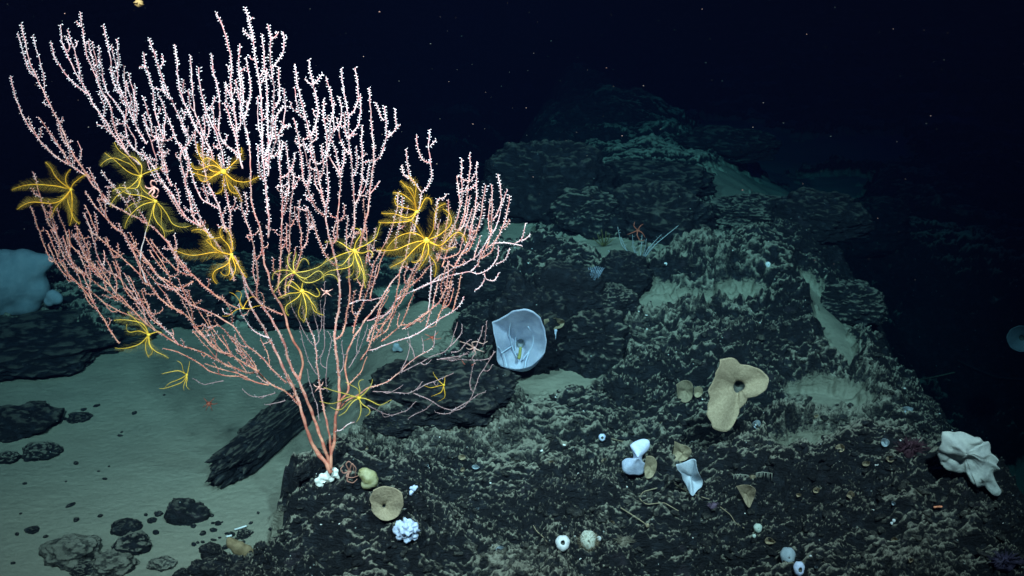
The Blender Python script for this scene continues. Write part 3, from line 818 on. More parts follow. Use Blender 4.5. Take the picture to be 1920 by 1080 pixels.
def feather_star(c, arms, label, s=1.0, dY=-.045, pin=1.0, disc=7):
    """arms: pixel paths from the disc outwards; each arm carries two rows of fine pinnules"""
    cu, cv = c; Yc = fanY(cu, cv)+(dY if dY != -.045 else rf.uniform(-.05, .0)); cc = PY(cu, cv, Yc)
    t = empty('feather_star', cc); tag(t, label, 'feather star', 'yellow feather stars clinging to the sea fan')
    ai = ARMS[0] if disc > 10 else ARMS[2] if (pin < 1 and s == 1) else ARMS[1] if rf.random() < .6 else ARMS[0]
    mb = MB()
    v0, f0 = ico(2); r = disc*.5*PXM*s; mb.add(v0*np.array([r, r*.8, r])*(1+.15*rf.normal(size=(len(v0), 1)).clip(-1, 1))+np.array(cc), f0)
    for k in range(12):                # cirri that grip the branch
        a = rf.uniform(0, 6.28); d = np.array([math.cos(a)*.5, .8, math.sin(a)*.5-.2]); p0 = np.array(cc)
        mb.tube([p0, p0+d*r*1.6, p0+d*r*2.2+np.array([0, 0, -r*.6])], [r*.14, r*.1, r*.05], 4)
    mb.build('disc', M_CORE, t)
    for A in arms:
        bend = rf.uniform(-.08, .05)
        q, L = resample([c]+list(A), 3.0); n = len(q); tt = np.linspace(0, 1, n)
        wv = rf.uniform(-1, 1, 2); pv_ = q[-1]-q[0]; pv_ = np.array([-pv_[1], pv_[0]])/(L+1e-6); q = q+pv_[None]*((np.sin(tt*math.pi)*wv[0]+np.sin(tt*2*math.pi)*wv[1])*L*.09)[:, None]
        ca = rf.uniform(-1.6, 1.6)*(.25 if L > 100 else 1); dq = np.diff(q, axis=0); th = ca*np.maximum(0, tt[1:]-.62)/.38; dq = np.stack([dq[:, 0]*np.cos(th)-dq[:, 1]*np.sin(th), dq[:, 0]*np.sin(th)+dq[:, 1]*np.cos(th)], 1); q = np.vstack([q[:1], q[0]+np.cumsum(dq, axis=0)])
        P3 = np.array([PY(u, v, Yc+bend*math.sin(math.pi*a*.5)*min(1.5, L/90)) for (u, v), a in zip(q, tt)])
        mb = MB(); rad = (1.1-.8*tt**1.1)*PXM*s; mb.tube(P3, rad, 5)
        tg = np.gradient(P3, axis=0); tg /= np.linalg.norm(tg, axis=1)[:, None]
        roll = rf.uniform(-.7, .7)
        seglen = np.linalg.norm(np.diff(P3, axis=0), axis=1).sum(); m = int(seglen/.0024)
        V = []; Fq = []; nv = 0
        for j in range(2, m):
            k = j/m*(n-1); i = min(int(k), n-2); f = k-i; p = P3[i]*(1-f)+P3[i+1]*f; a = k/(n-1); t_ = tg[i]
            sd = np.cross(t_, [0, 1, 0]); sd /= np.linalg.norm(sd)+1e-9; fr = np.cross(t_, sd)
            ln = (.028*math.sin(min(1, a*3+.25)*math.pi/2)*(1-a**3*.8))*s*pin*min(1.15, L/75)
            for sg in (1, -1):
                rr_ = roll+rf.normal(0, .28)
                d = sd*sg*math.cos(rr_)+fr*math.sin(rr_)+t_*.85; d /= np.linalg.norm(d)
                e = p+d*ln*rf.uniform(.8, 1.1); wd = t_*.00030*s; md = p+d*ln*.5+t_*ln*-.06
                V += [p-wd, p+wd, md-wd*.8, md+wd*.8, e]; Fq.append([nv, nv+1, nv+3, nv+2, nv+4]); nv += 5
        Fq = np.array(Fq); V = np.array(V)
        mb.add(V, Fq[:, [3, 4, 2]][:, ::-1], Fq[:, :4], 1)
        mb.build('arm', list(ai), t)
    return t
FS = [
 ((133,355), [[(105,348),(75,346),(20,348)],[(100,366),(62,378),(30,390)],[(131,380),(128,405),(126,422)],[(118,375),(110,395),(108,412)],[(120,340),(104,325),(92,300)],[(126,340),(124,328),(128,315)],[(138,345),(146,330),(158,322)],[(138,375),(142,398),(140,425)]],
  'yellow feather star on the left edge with two arms stretched out left', {}),
 ((264,330), [[(245,308),(220,293),(185,285)],[(240,315),(215,302),(192,295)],[(256,308),(240,290),(205,278)],[(266,310),(258,292),(232,282)],[(284,325),(296,318),(304,312)],[(255,348),(235,355),(210,358)],[(250,345),(225,365),(200,382)],[(262,350),(262,362),(258,372)]],
  'yellow feather star upper left with its arms fanned toward top left', {}),
 ((292,378), [[(265,365),(240,362),(215,366)],[(262,394),(240,408),(222,420)],[(303,400),(320,420),(368,428)],[(284,400),(276,418),(272,434)],[(292,400),(298,420),(318,442)],[(275,372),(258,378),(230,390)],[(270,362),(262,345),(246,340)],[(300,410),(310,432),(318,446)]],
  'yellow feather star just below another one and beside a red coiled brittle star', {}),
 ((419,322), [[(395,306),(378,296),(352,284)],[(395,318),(372,317),(352,322)],[(395,332),(375,326),(356,322)],[(400,336),(385,338),(360,330)],[(440,308),(455,300),(468,286)],[(440,334),(462,336),(486,332)],[(414,345),(415,360),(414,372)],[(428,345),(440,362),(454,378)],[(424,345),(432,360),(440,372)],[(404,308),(388,296),(370,292)]],
  'brightest yellow feather star at the top centre of the sea fan', dict(disc=11)),
 ((434,478), [[(410,478),(370,468),(330,460)],[(412,470),(395,456),(385,449),(398,449),(415,465)],[(426,492),(404,506),(388,532)],[(446,500),(456,512),(464,520)],[(428,458),(418,440),(408,424)],[(436,456),(430,436),(424,428)],[(432,500),(426,516),(415,526)],[(412,464),(385,438),(362,420)],[(440,500),(436,518),(438,528)]],
  'yellow feather star near the middle with one arm curled into a loop', {}),
 ((552,511), [[(530,508),(512,509),(500,514)],[(560,496),(572,488),(586,486)],[(545,496),(540,484),(538,470)],[(575,506),(605,498),(620,494)],[(540,520),(520,528),(508,545)],[(570,520),(600,520),(640,506)],[(550,495),(556,482),(566,476)],[(575,518),(596,512),(618,516)]],
  'dim yellow feather star above the one with arms hanging down', dict(pin=.8)),
 ((566,546), [[(545,552),(535,560),(522,562)],[(548,562),(538,575),(528,592)],[(562,570),(558,585),(553,604)],[(568,570),(570,590),(576,606)],[(578,562),(592,580),(606,592)],[(590,552),(600,550),(604,540)],[(552,540),(538,538),(524,540)],[(570,530),(574,520),(580,526)],[(556,530),(545,522),(536,526)],[(580,556),(596,572),(604,578)]],
  'yellow feather star at the centre with thin arms hanging down like a spider', dict(disc=9)),
 ((665,470), [[(645,455),(628,452),(612,462)],[(640,478),(620,485),(598,492)],[(655,490),(630,505),(600,514)],[(660,492),(658,515),(660,528)],[(668,492),(672,515),(678,530)],[(676,486),(688,505),(694,526)],[(682,476),(695,474),(706,480)],[(685,462),(698,440),(702,416)],[(672,452),(676,440),(680,422)],[(650,492),(640,505),(634,508)],[(674,490),(680,512),(676,540)]],
  'yellow feather star on the main right stem with arms spread low and wide', dict(disc=9)),
 ((781,397), [[(765,376),(755,362),(742,350)],[(770,372),(760,350),(750,340)],[(780,372),(778,352),(770,326)],[(765,392),(745,382),(732,372)],[(762,402),(740,402),(720,415)],[(770,412),(745,425),(716,434)],[(790,378),(800,372),(818,370)],[(776,375),(770,355),(758,342)]],
  'upright yellow feather star at right, above the largest dark golden one', dict(disc=9)),
 ((800,451), [[(778,446),(750,440),(712,447)],[(775,458),(745,465),(706,466)],[(780,468),(755,485),(728,494)],[(792,475),(785,490),(782,505)],[(802,475),(812,495),(818,520)],[(825,455),(850,446),(886,438)],[(815,432),(822,410),(828,375)],[(820,440),(838,420),(854,386)],[(820,462),(836,466),(848,452)],[(788,430),(778,418),(768,408)],[(796,478),(792,500),(790,510)]],
  'largest golden feather star at right with long arms all around', dict(disc=13)),
 ((279,628), [[(262,642),(240,650),(216,658)],[(262,614),(240,600),(218,585)],[(266,612),(252,596),(236,588)],[(284,645),(296,658),(318,668)],[(278,648),(284,662),(286,672)],[(272,645),(272,660),(274,672)],[(292,622),(298,620),(304,622)],[(260,622),(240,624),(226,618)]],
  'yellow feather star at lower left with a folded upper fan of arms', {}),
 ((350,703), [[(335,700),(322,700),(302,697)],[(335,710),(322,716),(306,722)],[(338,716),(325,730),(310,744)],[(351,716),(352,722),(354,732)],[(344,716),(343,724),(342,732)],[(343,692),(338,684),(332,676)],[(352,690),(356,684),(358,678)]],
  'small yellow feather star on a thin twig above the open sand', dict(s=.75, pin=.55)),
 ((673,746), [[(645,738),(625,733),(606,727)],[(645,747),(625,747),(602,744)],[(655,756),(640,764),(618,768)],[(660,762),(650,774),(634,780)],[(675,765),(674,780),(668,792)],[(682,760),(690,770),(696,784)],[(695,754),(712,758),(732,746)],[(668,730),(658,718),(652,712)],[(676,730),(674,718),(670,706)],[(688,735),(698,725),(706,716)]],
  'yellow feather star with thin straight arms low over the stems', dict(disc=9, pin=.4)),
 ((832,722), [[(826,738),(816,744),(808,740)],[(836,712),(834,706),(836,702)],[(820,724),(806,726),(796,720)],[(838,735),(836,746),(820,750)],[(822,714),(814,708),(808,700)]],
  'small curled yellow feather star among the mauve right branches', dict(s=.8, pin=.45, dY=.25)),
 ((456,578), [[(448,565),(440,552),(432,545)],[(454,562),(452,550),(448,540)],[(464,568),(472,558),(480,550)],[(442,584),(430,590),(418,598)],[(470,580),(482,576),(492,578)]],
  'faint pale feather star where two stems cross left of centre', dict(s=.6, pin=.45)),
]
for c, arms, lb, kw in FS: feather_star(c, arms, lb, **kw)
# ---------------------------------------------------------------- brittle stars and squat lobsters
M_RED = plain('red_skin', (.62, .10, .06), (.78, .20, .12), 90, .55, .3, .002)
M_ROSE = plain('rose_skin', (.72, .30, .24), (.85, .48, .40), 90, .55, .3, .002)
def critter(name, c, Y, paths, mat, label, cat, body=4, thick=1.2, part='arm'):
    cc = PY(c[0], c[1], Y); t = empty(name, cc); tag(t, label, cat)
    px = Y/FPX/.93
    mb = MB(); v0, f0 = ico(2); mb.add(v0*np.array([1, .7, .8])*body*px*(1+.1*rf.normal(size=(len(v0), 1)).clip(-1, 1))+np.array(cc), f0); mb.build('disc' if part == 'arm' else 'carapace', mat, t)
    for A in paths:
        q, L = resample([c]+list(A), 1.6); n = len(q); tt = np.linspace(0, 1, n)
        P3 = np.array([PY(u, v, Y-.012*math.sin(a*3)) for (u, v), a in zip(q, tt)])
        mb = MB(); mb.tube(P3, (thick-thick*.6*tt)*px, 5); mb.build(part, mat, t)
    return t
Yf = lambda u, v, d=-.02: fanY(u, v)+d
critter('brittle_star', (288,352), Yf(288,352), [[(282,345),(284,338),(292,340),(294,346)],[(280,354),(274,352),(272,348)],[(290,360),(284,366),(292,372),(296,366)],[(296,354),(298,360),(294,364)],[(283,358),(278,364),(284,370)]], M_ROSE, 'rose red brittle star coiled tightly beside the upper left feather stars', 'brittle star', 4, 2.0)
critter('brittle_star', (888,652), 3.3, [[(878,645),(868,642),(862,640)],[(884,642),(894,640),(905,645),(914,640)],[(880,656),(874,652)],[(892,662),(886,668)],[(896,656),(908,660)]], M_ROSE, 'orange and pink brittle star gripping the mauve branches left of the blue vase sponge', 'brittle star', 4, 1.6)
critter('squat_lobster', (878,688), 3.32, [[(870,682),(866,676)],[(868,690),(862,688)],[(886,684),(892,680)],[(888,690),(894,696)],[(880,696),(884,702)],[(872,696),(868,702)]], M_RED, 'small red squat lobster on the branches below the orange brittle star', 'squat lobster', 4.5, 1.0, 'leg')
critter('squat_lobster', (810,633), 3.25, [[(803,629),(796,626)],[(802,636),(794,639)],[(816,628),(822,622)],[(818,636),(828,634)],[(812,640),(814,646)]], M_RED, 'tiny red squat lobster alone on a thin twig over the sand', 'squat lobster', 3.6, .9, 'leg')
critter('squat_lobster', (392,757), 3.3, [[(385,750),(382,746)],[(384,760),(380,764)],[(398,750),(402,746)],[(402,758),(408,756)],[(396,764),(398,770)],[(388,764),(386,770)]], M_RED, 'red squat lobster hanging at the lowest left twig above the sand', 'squat lobster', 5.5, 1.1, 'leg')
critter('squat_lobster', (598,727), Yf(598,727,-.04), [[(590,724),(588,720)],[(592,732),(590,736)],[(604,722),(606,716)],[(606,730),(612,728)]], M_ROSE, 'small pink squat lobster on the thin middle stem', 'squat lobster', 4.5, 1.2, 'leg')
critter('squat_lobster', (612,548), Yf(612,548,-.04), [[(604,544),(602,540)],[(604,554),(602,558)],[(620,544),(624,542)],[(618,553),(622,556)]], M_ROSE, 'pale pink squat lobster on a twig right of the spider-like feather star', 'squat lobster', 5, 1.4, 'leg')
# ---------------------------------------------------------------- sponges
def cup(name, outline, hole, mat, label, cat='sponge', depth=.06, Y=None, tilt=(0, 0), base=None, rim=.008, power=1.6, hole_r=.10, wob=.06, inner=None, folds=0, foot=None, back=.5, group=None, extra=None, seed=1, jit=1.0, lump=0):
    """a hollow sponge: traced rim, inner wall sinking to the hole, outer wall tapering back to its foot on the rock"""
    o_, L = resample(list(outline)+[outline[0]], 4); o_ = o_[:-1]; n = len(o_); sz = o_.max(0)-o_.min(0); jj = np.arange(n)
    o_ = o_+np.stack([np.interp(jj, np.arange(0, n+3, 3), np.random.default_rng(seed+3).normal(0, .011*sz[0]*jit+.25, len(np.arange(0, n+3, 3)))), np.interp(jj, np.arange(0, n+3, 3), np.random.default_rng(seed+9).normal(0, .011*sz[1]*jit+.25, len(np.arange(0, n+3, 3))))], 1); hu, hv = hole
    cu, cv = o_.mean(0)
    if Y is None: g = ground(*(foot or (cu, max(o_[:, 1])))); Y = g.y-.01
    px = Y/FPX/.93
    ctr = PY(hu, hv, Y)
    def P(u, v, dep): return np.array(PY(u, v, Y+dep+tilt[0]*(u-hu)*px+tilt[1]*(hv-v)*px))
    rows = []; ns = 16; r_ = np.random.default_rng(seed)
    ph = r_.uniform(0, 6.28, 4)
    for s in np.linspace(0, 1, ns):            # inner wall, from hole to rim
        row = []
        for i, (u, v) in enumerate(o_):
            a = i/n*2*math.pi; k = hole_r+(1-hole_r)*s
            dp = depth*(1-s**power)
            dp += wob*depth*(math.sin(3*a+ph[0]+s*2)+.25*math.sin(6*a+ph[1]-2*s))*s*(1.0)
            if folds: dp += folds*math.sin(5*a+4*s+ph[2])*s*(1-s)*depth
            rr0 = math.hypot(u-hu, v-hv)+1e-6; mr = hole_r*math.sqrt(abs(np.prod(o_.max(0)-o_.min(0))))*.5; w0 = (1-s)**2
            row.append(P(hu+(u-hu)*(k*(1-w0)+mr/rr0*w0), hv+(v-hv)*(k*(1-w0)+mr/rr0*w0), dp))
        rows.append(row)
    inn = len(rows)
    for s in np.linspace(1, 0, 10):            # outer wall back to a narrow foot
        row = []
        for i, (u, v) in enumerate(o_):
            a = i/n*2*math.pi; k = .18+.82*s**.6
            dp = depth*(1-s**power)*1.0+rim+(1-s)*depth*back+wob*depth*(math.sin(3*a+ph[0]+2*s)+.25*math.sin(6*a+ph[1]-2*s))*s
            fu, fv = foot if foot else (hu, hv)
            u2 = (hu*s+fu*(1-s)); v2 = (hv*s+fv*(1-s))
            q = P(u2+(u-hu)*k, v2+(v-hv)*k, dp); row.append(q)
        rows.append(row)
    V = np.array(rows).reshape(-1, 3); m = len(rows)
    i = np.arange(m-1)[:, None]*n; j = np.arange(n)[None]; j2 = (j+1) % n
    Fq = np.stack([i+j, i+n+j, i+n+j2, i+j2], -1).reshape(-1, 4)
    V = np.vstack([V, V[:n].mean(0)+[0, .03, 0], V[-n:].mean(0)])
    e0 = m*n; e1 = e0+1; J = np.arange(n); J2 = (J+1) % n
    F3 = np.vstack([np.stack([J, J2, np.full(n, e0)], -1), np.stack([(m-1)*n+J2, (m-1)*n+J, np.full(n, e1)], -1)])
    V = V+np.stack([pn3(V*40, 3), pn3(V*40, 4), pn3(V*40, 5)], 1)*.0012
    if lump: V = V+np.array([0, -1, 0])*(pn3(V*13, 8)*lump+pn3(V*34, 9)*lump*.4)[:, None]
    mats = [mat]; fm = [0]*(len(Fq)+len(F3))
    if inner: mats.append(inner); fm = [1 if q < n*2 else 0 for q in range(len(Fq))]+[1]*n+[0]*n
    loc = ctr
    o = mesh_np(name, V-np.array(loc), [Fq, F3], mats, fmat=fm, loc=loc)
    return tag(o, label, cat, group)
M_GLASS = plain('blue_white_sponge', (.56, .62, .80), (.70, .75, .90), 45, .6, .35, .004, trans=.4)
M_VEIN = plain('pale_sponge_ridge', (.62, .74, .92), (.72, .82, .95), 45, .6, .2, .003, trans=.3)
M_HOLE = plain('throat_shade', (.05, .06, .06), (.10, .11, .09), 60, .8, .3, .004)  # dark colour stands in for shade inside the sponge openings
M_TAN = plain('tan_sponge', (.25, .20, .13), (.34, .28, .185), 150, .85, .7, .004)
M_TAND = plain('brown_sponge', (.19, .15, .10), (.26, .21, .14), 150, .85, .6, .004)
M_WSP = plain('white_sponge', (.62, .66, .66), (.78, .80, .80), 60, .65, .5, .005, trans=.15)
M_BWH = plain('blue_white_solid_sponge', (.50, .58, .78), (.66, .74, .92), 70, .6, .4, .004, trans=.15)
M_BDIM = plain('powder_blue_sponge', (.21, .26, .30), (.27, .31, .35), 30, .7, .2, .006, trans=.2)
M_GREY = plain('grey_blue_sponge', (.24, .30, .34), (.32, .38, .42), 60, .7, .3, .004)
vs = empty('vase_sponge', PY(975, 650, 3.45)); tag(vs, 'big translucent blue vase sponge with a wavy rim and dark throat', 'vase sponge')
c_ = cup('wall', [(922,603),(925,622),(930,640),(932,655),(931,674),(935,686),(950,690),(975,693),(995,688),(1010,675),(1023,660),(1026,640),(1022,615),(1014,595),(1003,583),(985,578),(968,580),(952,588),(938,598)], (976,645), M_GLASS, None, Y=3.45, depth=.085, tilt=(-.1, -.3), folds=.16, power=1.35, hole_r=.13, wob=.07, inner=plain('vase_throat_shade', (.16, .19, .22), (.26, .29, .32)), foot=(985,680), back=.35, seed=4, jit=.2)  # throat coloured darker for the shade inside the cup
del c_['category']
c_.location = c_.location-vs.location; c_.parent = vs; c_.name = 'wall'
for pts in ([(958,600),(954,625),(960,650),(968,668),(974,674)],[(990,612),(1001,630),(998,650),(988,664),(980,674)],[(934,650),(942,660),(948,675),(950,688)],[(940,662),(952,654),(958,650)],[(992,660),(986,676),(984,690)],[(972,622),(966,635),(966,655)]):
    q, L = resample(pts, 3); mb = MB(); mb.tube([PY(u, v, 3.45+.085*(1-min(1, (math.hypot((u-976)/50, (v-645)/55))**1.3))-.009) for u, v in q], 1.5*PXM, 6); mb.build('ridge', M_VEIN, vs)
q, L = resample([(973,672),(975,662),(976,652)], 2); mb = MB(); mb.tube([PY(u, v, 3.50-.03) for u, v in q], [4.2*PXM*(1-.2*i/len(q)) for i in range(len(q))], 8); mb.build('plug', plain('olive_plug', (.28, .30, .09), (.38, .38, .13)), vs)
cup('fan_sponge', [(1350,676),(1366,671),(1380,674),(1388,684),(1405,684),(1425,690),(1440,702),(1442,718),(1434,734),(1420,742),(1402,748),(1388,768),(1382,785),(1374,800),(1366,812),(1350,812),(1336,802),(1328,785),(1327,765),(1330,745),(1330,728),(1340,712),(1344,695)], (1386,724), M_TAN, 'large tan plate sponge with one dark hole on the right ridge', Y=ground(1372,838).y-.03, depth=.045, power=.55, hole_r=.15, wob=.25, inner=M_HOLE, foot=(1386,724), back=.8, tilt=(.1, .1))
cup('fan_sponge', [(1268,722),(1280,712),(1296,715),(1302,730),(1296,752),(1280,756),(1270,745)], (1286,732), M_TAND, 'brown flap sponge left of the large tan plate sponge', depth=.02, hole_r=.05, wob=.4)
cup('fan_sponge', [(1302,728),(1312,722),(1319,730),(1316,742),(1306,748),(1300,740)], (1310,735), M_TAN, 'tiny cream sponge between the brown flap and the large tan plate sponge', depth=.015, hole_r=.05, wob=.3)
cup('disc_sponge', [(700,920),(716,911),(740,914),(754,922),(758,942),(752,962),(738,975),(718,978),(702,966),(694,948),(694,932)], (720,949), M_TAN, 'round tan disc sponge with a small dark hole near the sea fan base', depth=.03, power=.7, hole_r=.07, wob=.15, inner=M_HOLE, Y=ground(725,975).y-.02, back=.6, foot=(725,955))
cup('flap_sponge', [(1265,828),(1278,834),(1294,838),(1298,852),(1288,862),(1272,866),(1262,866),(1262,848)], (1280,850), M_TAN, 'tan folded flap sponge on top of the white pointed one', depth=.018, hole_r=.05, wob=.5, Y=None)
cup('flap_sponge', [(1212,856),(1224,854),(1232,866),(1230,886),(1222,897),(1210,898),(1208,880)], (1220,877), M_TAN, 'thin tan sponge behind the white hourglass sponge', depth=.015, hole_r=.05, wob=.3, foot=(1220,890))
cup('cone_sponge', [(1268,872),(1282,868),(1300,858),(1308,862),(1306,878),(1318,900),(1320,912),(1308,918),(1303,925),(1298,935),(1291,922),(1284,905),(1276,890)], (1296,893), plain('white_blue_leaf', (.40, .48, .56), (.52, .60, .68), 50, .7, .3, .003, trans=.2), 'blue white pointed sponge hanging like a tooth', depth=.03, hole_r=.05, wob=.5, power=1.0)
cup('cone_sponge', [(1380,912),(1395,908),(1412,912),(1420,920),(1412,938),(1405,955),(1398,942),(1388,926)], (1400,926), M_TAND, 'tan triangular sponge below the comb-shaped hydroids', depth=.02, hole_r=.05, wob=.3)
cup('crust_sponge', [(1020,600),(1032,596),(1050,597),(1062,602),(1058,612),(1050,616),(1036,618),(1022,614)], (1042,607), M_TAN, 'tan crust sponge right of the blue vase sponge', depth=.03, hole_r=.05, wob=.5, Y=ground(1000, 692).y-.01)
def urn(name, c, r, mat, label, Y=None, hole=.45, asp=1.1, lean=(0, 0), spines=0, group=None, cat='sponge', up=.35):
    """a small round sponge with its mouth turned up and toward the camera"""
    g = ground(c[0], c[1]+r*.7); Yc = (g.y-.005) if Y is None else Y; px = Yc/FPX/.93; cc = np.array(PY(c[0], c[1], Yc)); Rr = r*px
    ax = np.array([lean[0], -1.0, up+lean[1]]); ax /= np.linalg.norm(ax); e1 = np.cross(ax, [0, 0, 1]); e1 /= np.linalg.norm(e1); e2 = np.cross(e1, ax)
    prof = [(0, -.9)]+[(math.sin(t), -math.cos(t)*.95) for t in np.linspace(.25, math.pi-math.asin(hole), 14)]+[(hole*.8, .78), (hole*.7, .45), (hole*.5, .1), (0, 0)]
    n = 28; V = []
    for rr2, h in prof:
        for k in range(n):
            a = k/n*2*math.pi; q = 1+.05*math.sin(3*a+h*2)+.03*math.sin(7*a)
            V.append(cc+ax*h*Rr*.9+e1*math.cos(a)*rr2*Rr*q+e2*math.sin(a)*rr2*Rr*asp*q)
    m = len(prof); i = np.arange(m-1)[:, None]*n; j = np.arange(n)[None]; j2 = (j+1) % n
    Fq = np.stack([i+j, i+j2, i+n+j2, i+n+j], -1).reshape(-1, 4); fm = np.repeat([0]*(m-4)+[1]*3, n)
    V = np.array(V)-cc
    if spines:
        mb = MB(); mb.add(V+cc, None, Fq)
        for k in range(spines):
            d = rf.normal(size=3); d[1] = -abs(d[1])*.6; d /= np.linalg.norm(d); p = cc+d*Rr*.9
            mb.tube([p, p+d*Rr*.3+rf.normal(size=3)*Rr*.05, p+d*Rr*.55+rf.normal(size=3)*Rr*.1], [Rr*.018, Rr*.014, Rr*.006], 3, 1)
        o = mesh_np(name, np.vstack(mb.v)-cc, [np.vstack(mb.f4), np.vstack(mb.f3)], [mat, M_TAND], fmat=mb.m4+mb.m3, loc=cc)
    else: o = mesh_np(name, V, Fq, [mat, M_HOLE], fmat=fm, loc=cc)
    return tag(o, label, cat, group)
urn('ball_sponge', (1055,1018), 15, M_WSP, 'round white sponge with a grey opening, left of the hairy ball', hole=.36, up=.75)
urn('ball_sponge', (1103,1012), 17, plain('cream_sponge', (.42, .44, .36), (.62, .64, .56), 40), 'hairy tan ball sponge between two white ones', hole=.12, spines=240, asp=1.2)
urn('ball_sponge', (1123,1010), 5, M_WSP, 'pea-sized white ball sponge touching the hairy tan one', hole=.1)
urn('ball_sponge', (1129,820), 7, M_BWH, 'tiny ring-shaped white sponge left of the white hourglass sponge', hole=.5, up=.3)
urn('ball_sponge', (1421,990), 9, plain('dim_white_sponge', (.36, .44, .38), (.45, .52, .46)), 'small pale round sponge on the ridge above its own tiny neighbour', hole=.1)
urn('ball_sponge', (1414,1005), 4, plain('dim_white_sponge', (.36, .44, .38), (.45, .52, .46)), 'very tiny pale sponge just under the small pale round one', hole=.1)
urn('tube_sponge', (1498,1066), 12, M_BWH, 'oval white tube sponge with a dark mouth at the bottom edge', hole=.42, asp=1.35, up=.25, lean=(.1, 0))
urn('egg_sponge', (1477,1043), 16, M_GREY, 'grey blue egg-shaped sponge beside the oval white tube', hole=.1, asp=1.25)
urn('ball_sponge', (1440,496), 5, M_WSP, 'lone pale dot-like sponge on the far dark ridge', hole=.15)
urn('ball_sponge', (1248,495), 0.1+3.0, M_WSP, 'tiny pale sponge right of the foot of the white bushy coral', hole=.15)
urn('ball_sponge', (1676,976), 3.5, M_WSP, 'upper of two tiny white dots on the right slope', hole=.1)
urn('ball_sponge', (1672,981), 3.0, M_WSP, 'lower of two tiny white dots on the right slope', hole=.1)
def blob_px(name, balls, Y, mat, label, cat='sponge', voxel=None, nz=.3, nf=30, it=5):
    px = Y/FPX/.93; b = [(PY(u, v, Y+dy), r*px, (1, .8, 1)) for (u, v, r, dy) in balls]
    o = smooth_blob(name, b, mat, voxel or max(.003, 2.2*px), None, nz, nf, None, it)
    c0 = sum((q[0] for q in b), Vector())/len(b); o.data.transform(Matrix.Translation(-c0)); o.location = c0
    return tag(o, label, cat)
cup('hourglass_sponge', [(1182,835),(1190,828),(1205,822),(1218,825),(1221,835),(1212,848),(1203,853),(1203,862),(1206,868),(1212,869),(1219,874),(1214,882),(1205,888),(1200,893),(1190,889),(1180,892),(1168,884),(1164,874),(1168,862),(1177,858),(1184,863),(1189,860),(1188,850),(1183,842)], (1196,859), M_BWH, 'white blue sponge shaped like an hourglass bone', depth=-.03, hole_r=.05, wob=-.25, rim=.045, back=-.6, Y=ground(1195,893).y-.035, jit=.5)
cup('lobed_sponge', [(1770,815),(1790,808),(1812,812),(1830,818),(1845,830),(1862,835),(1863,848),(1873,862),(1865,870),(1875,880),(1860,886),(1868,900),(1875,915),(1872,928),(1858,931),(1850,918),(1835,914),(1820,902),(1810,884),(1795,888),(1778,884),(1764,872),(1759,855),(1768,835)], (1812,852), plain('cream_white_sponge', (.44, .48, .46), (.58, .63, .58), 40, .75, .5, .010, trans=.15), 'large cream white ragged sponge on the right edge of the ridge', depth=-.035, hole_r=.04, wob=-.2, rim=.05, back=-1.2, foot=(1815,860), Y=ground(1815,905).y-.01, seed=6, lump=.03, jit=1.3)
gy = ground(763, 1014).y
b_ = [(763+16*math.cos(a)*q, 993+14*math.sin(a)*q, 9, 0) for a in np.linspace(0, 6.28, 9)[:-1] for q in (.45, 1)]+[(748,986,8,0),(776,1006,8,0),(763,993,14,-.01)]
blob_px('knobbly_sponge', b_, gy-.01, M_BWH, 'bright bluish white knobbly sponge below the round tan disc sponge', voxel=.003, nz=.5, nf=90)
blob_px('knobbly_sponge', [(777,917,6,0),(772,922,5,0),(783,914,4,0),(770,915,4,0)], ground(777,926).y, M_BWH, 'small bluish white tuft sponge above right of the tan disc sponge', voxel=.0025, nz=.4, nf=80)
blob_px('pear_sponge', [(684,888,14,0),(692,895,17,0),(697,902,15,0),(688,908,13,0)], ground(690,916).y-.01, plain('yellow_green_sponge', (.24, .22, .09), (.44, .42, .26), 30, .6, .5, .004), 'yellow green pear-shaped sponge beside the sea fan base', voxel=.003, nz=.2)
blob_px('brown_lump', [(436,1020,14,0),(448,1028,17,0),(460,1034,17,0),(472,1042,14,0),(432,1012,8,0)], ground(450,1048).y, plain('brown_lump_skin', (.14, .105, .055), (.21, .16, .09), 60, .85, .5, .005), 'smooth brown lump among the black stones at the bottom edge', cat='sponge', voxel=.004, nz=.2)
YL = 4.5
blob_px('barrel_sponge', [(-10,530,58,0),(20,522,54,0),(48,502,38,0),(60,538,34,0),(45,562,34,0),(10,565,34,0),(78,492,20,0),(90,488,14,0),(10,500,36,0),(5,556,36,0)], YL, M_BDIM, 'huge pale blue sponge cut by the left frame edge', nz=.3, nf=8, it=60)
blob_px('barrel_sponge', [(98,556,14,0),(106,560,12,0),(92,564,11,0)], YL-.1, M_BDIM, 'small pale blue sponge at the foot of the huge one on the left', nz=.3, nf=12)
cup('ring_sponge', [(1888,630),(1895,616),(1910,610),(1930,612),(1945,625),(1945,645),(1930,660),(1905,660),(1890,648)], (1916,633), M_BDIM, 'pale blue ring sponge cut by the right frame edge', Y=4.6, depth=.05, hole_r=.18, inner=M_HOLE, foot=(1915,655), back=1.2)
blob_px('faint_sponge', [(744,650,7,0),(750,656,6,0),(740,656,6,0)], ground(745,664).y, M_GREY, 'faint grey blue sponge on the sand seen through the twigs', voxel=.004)
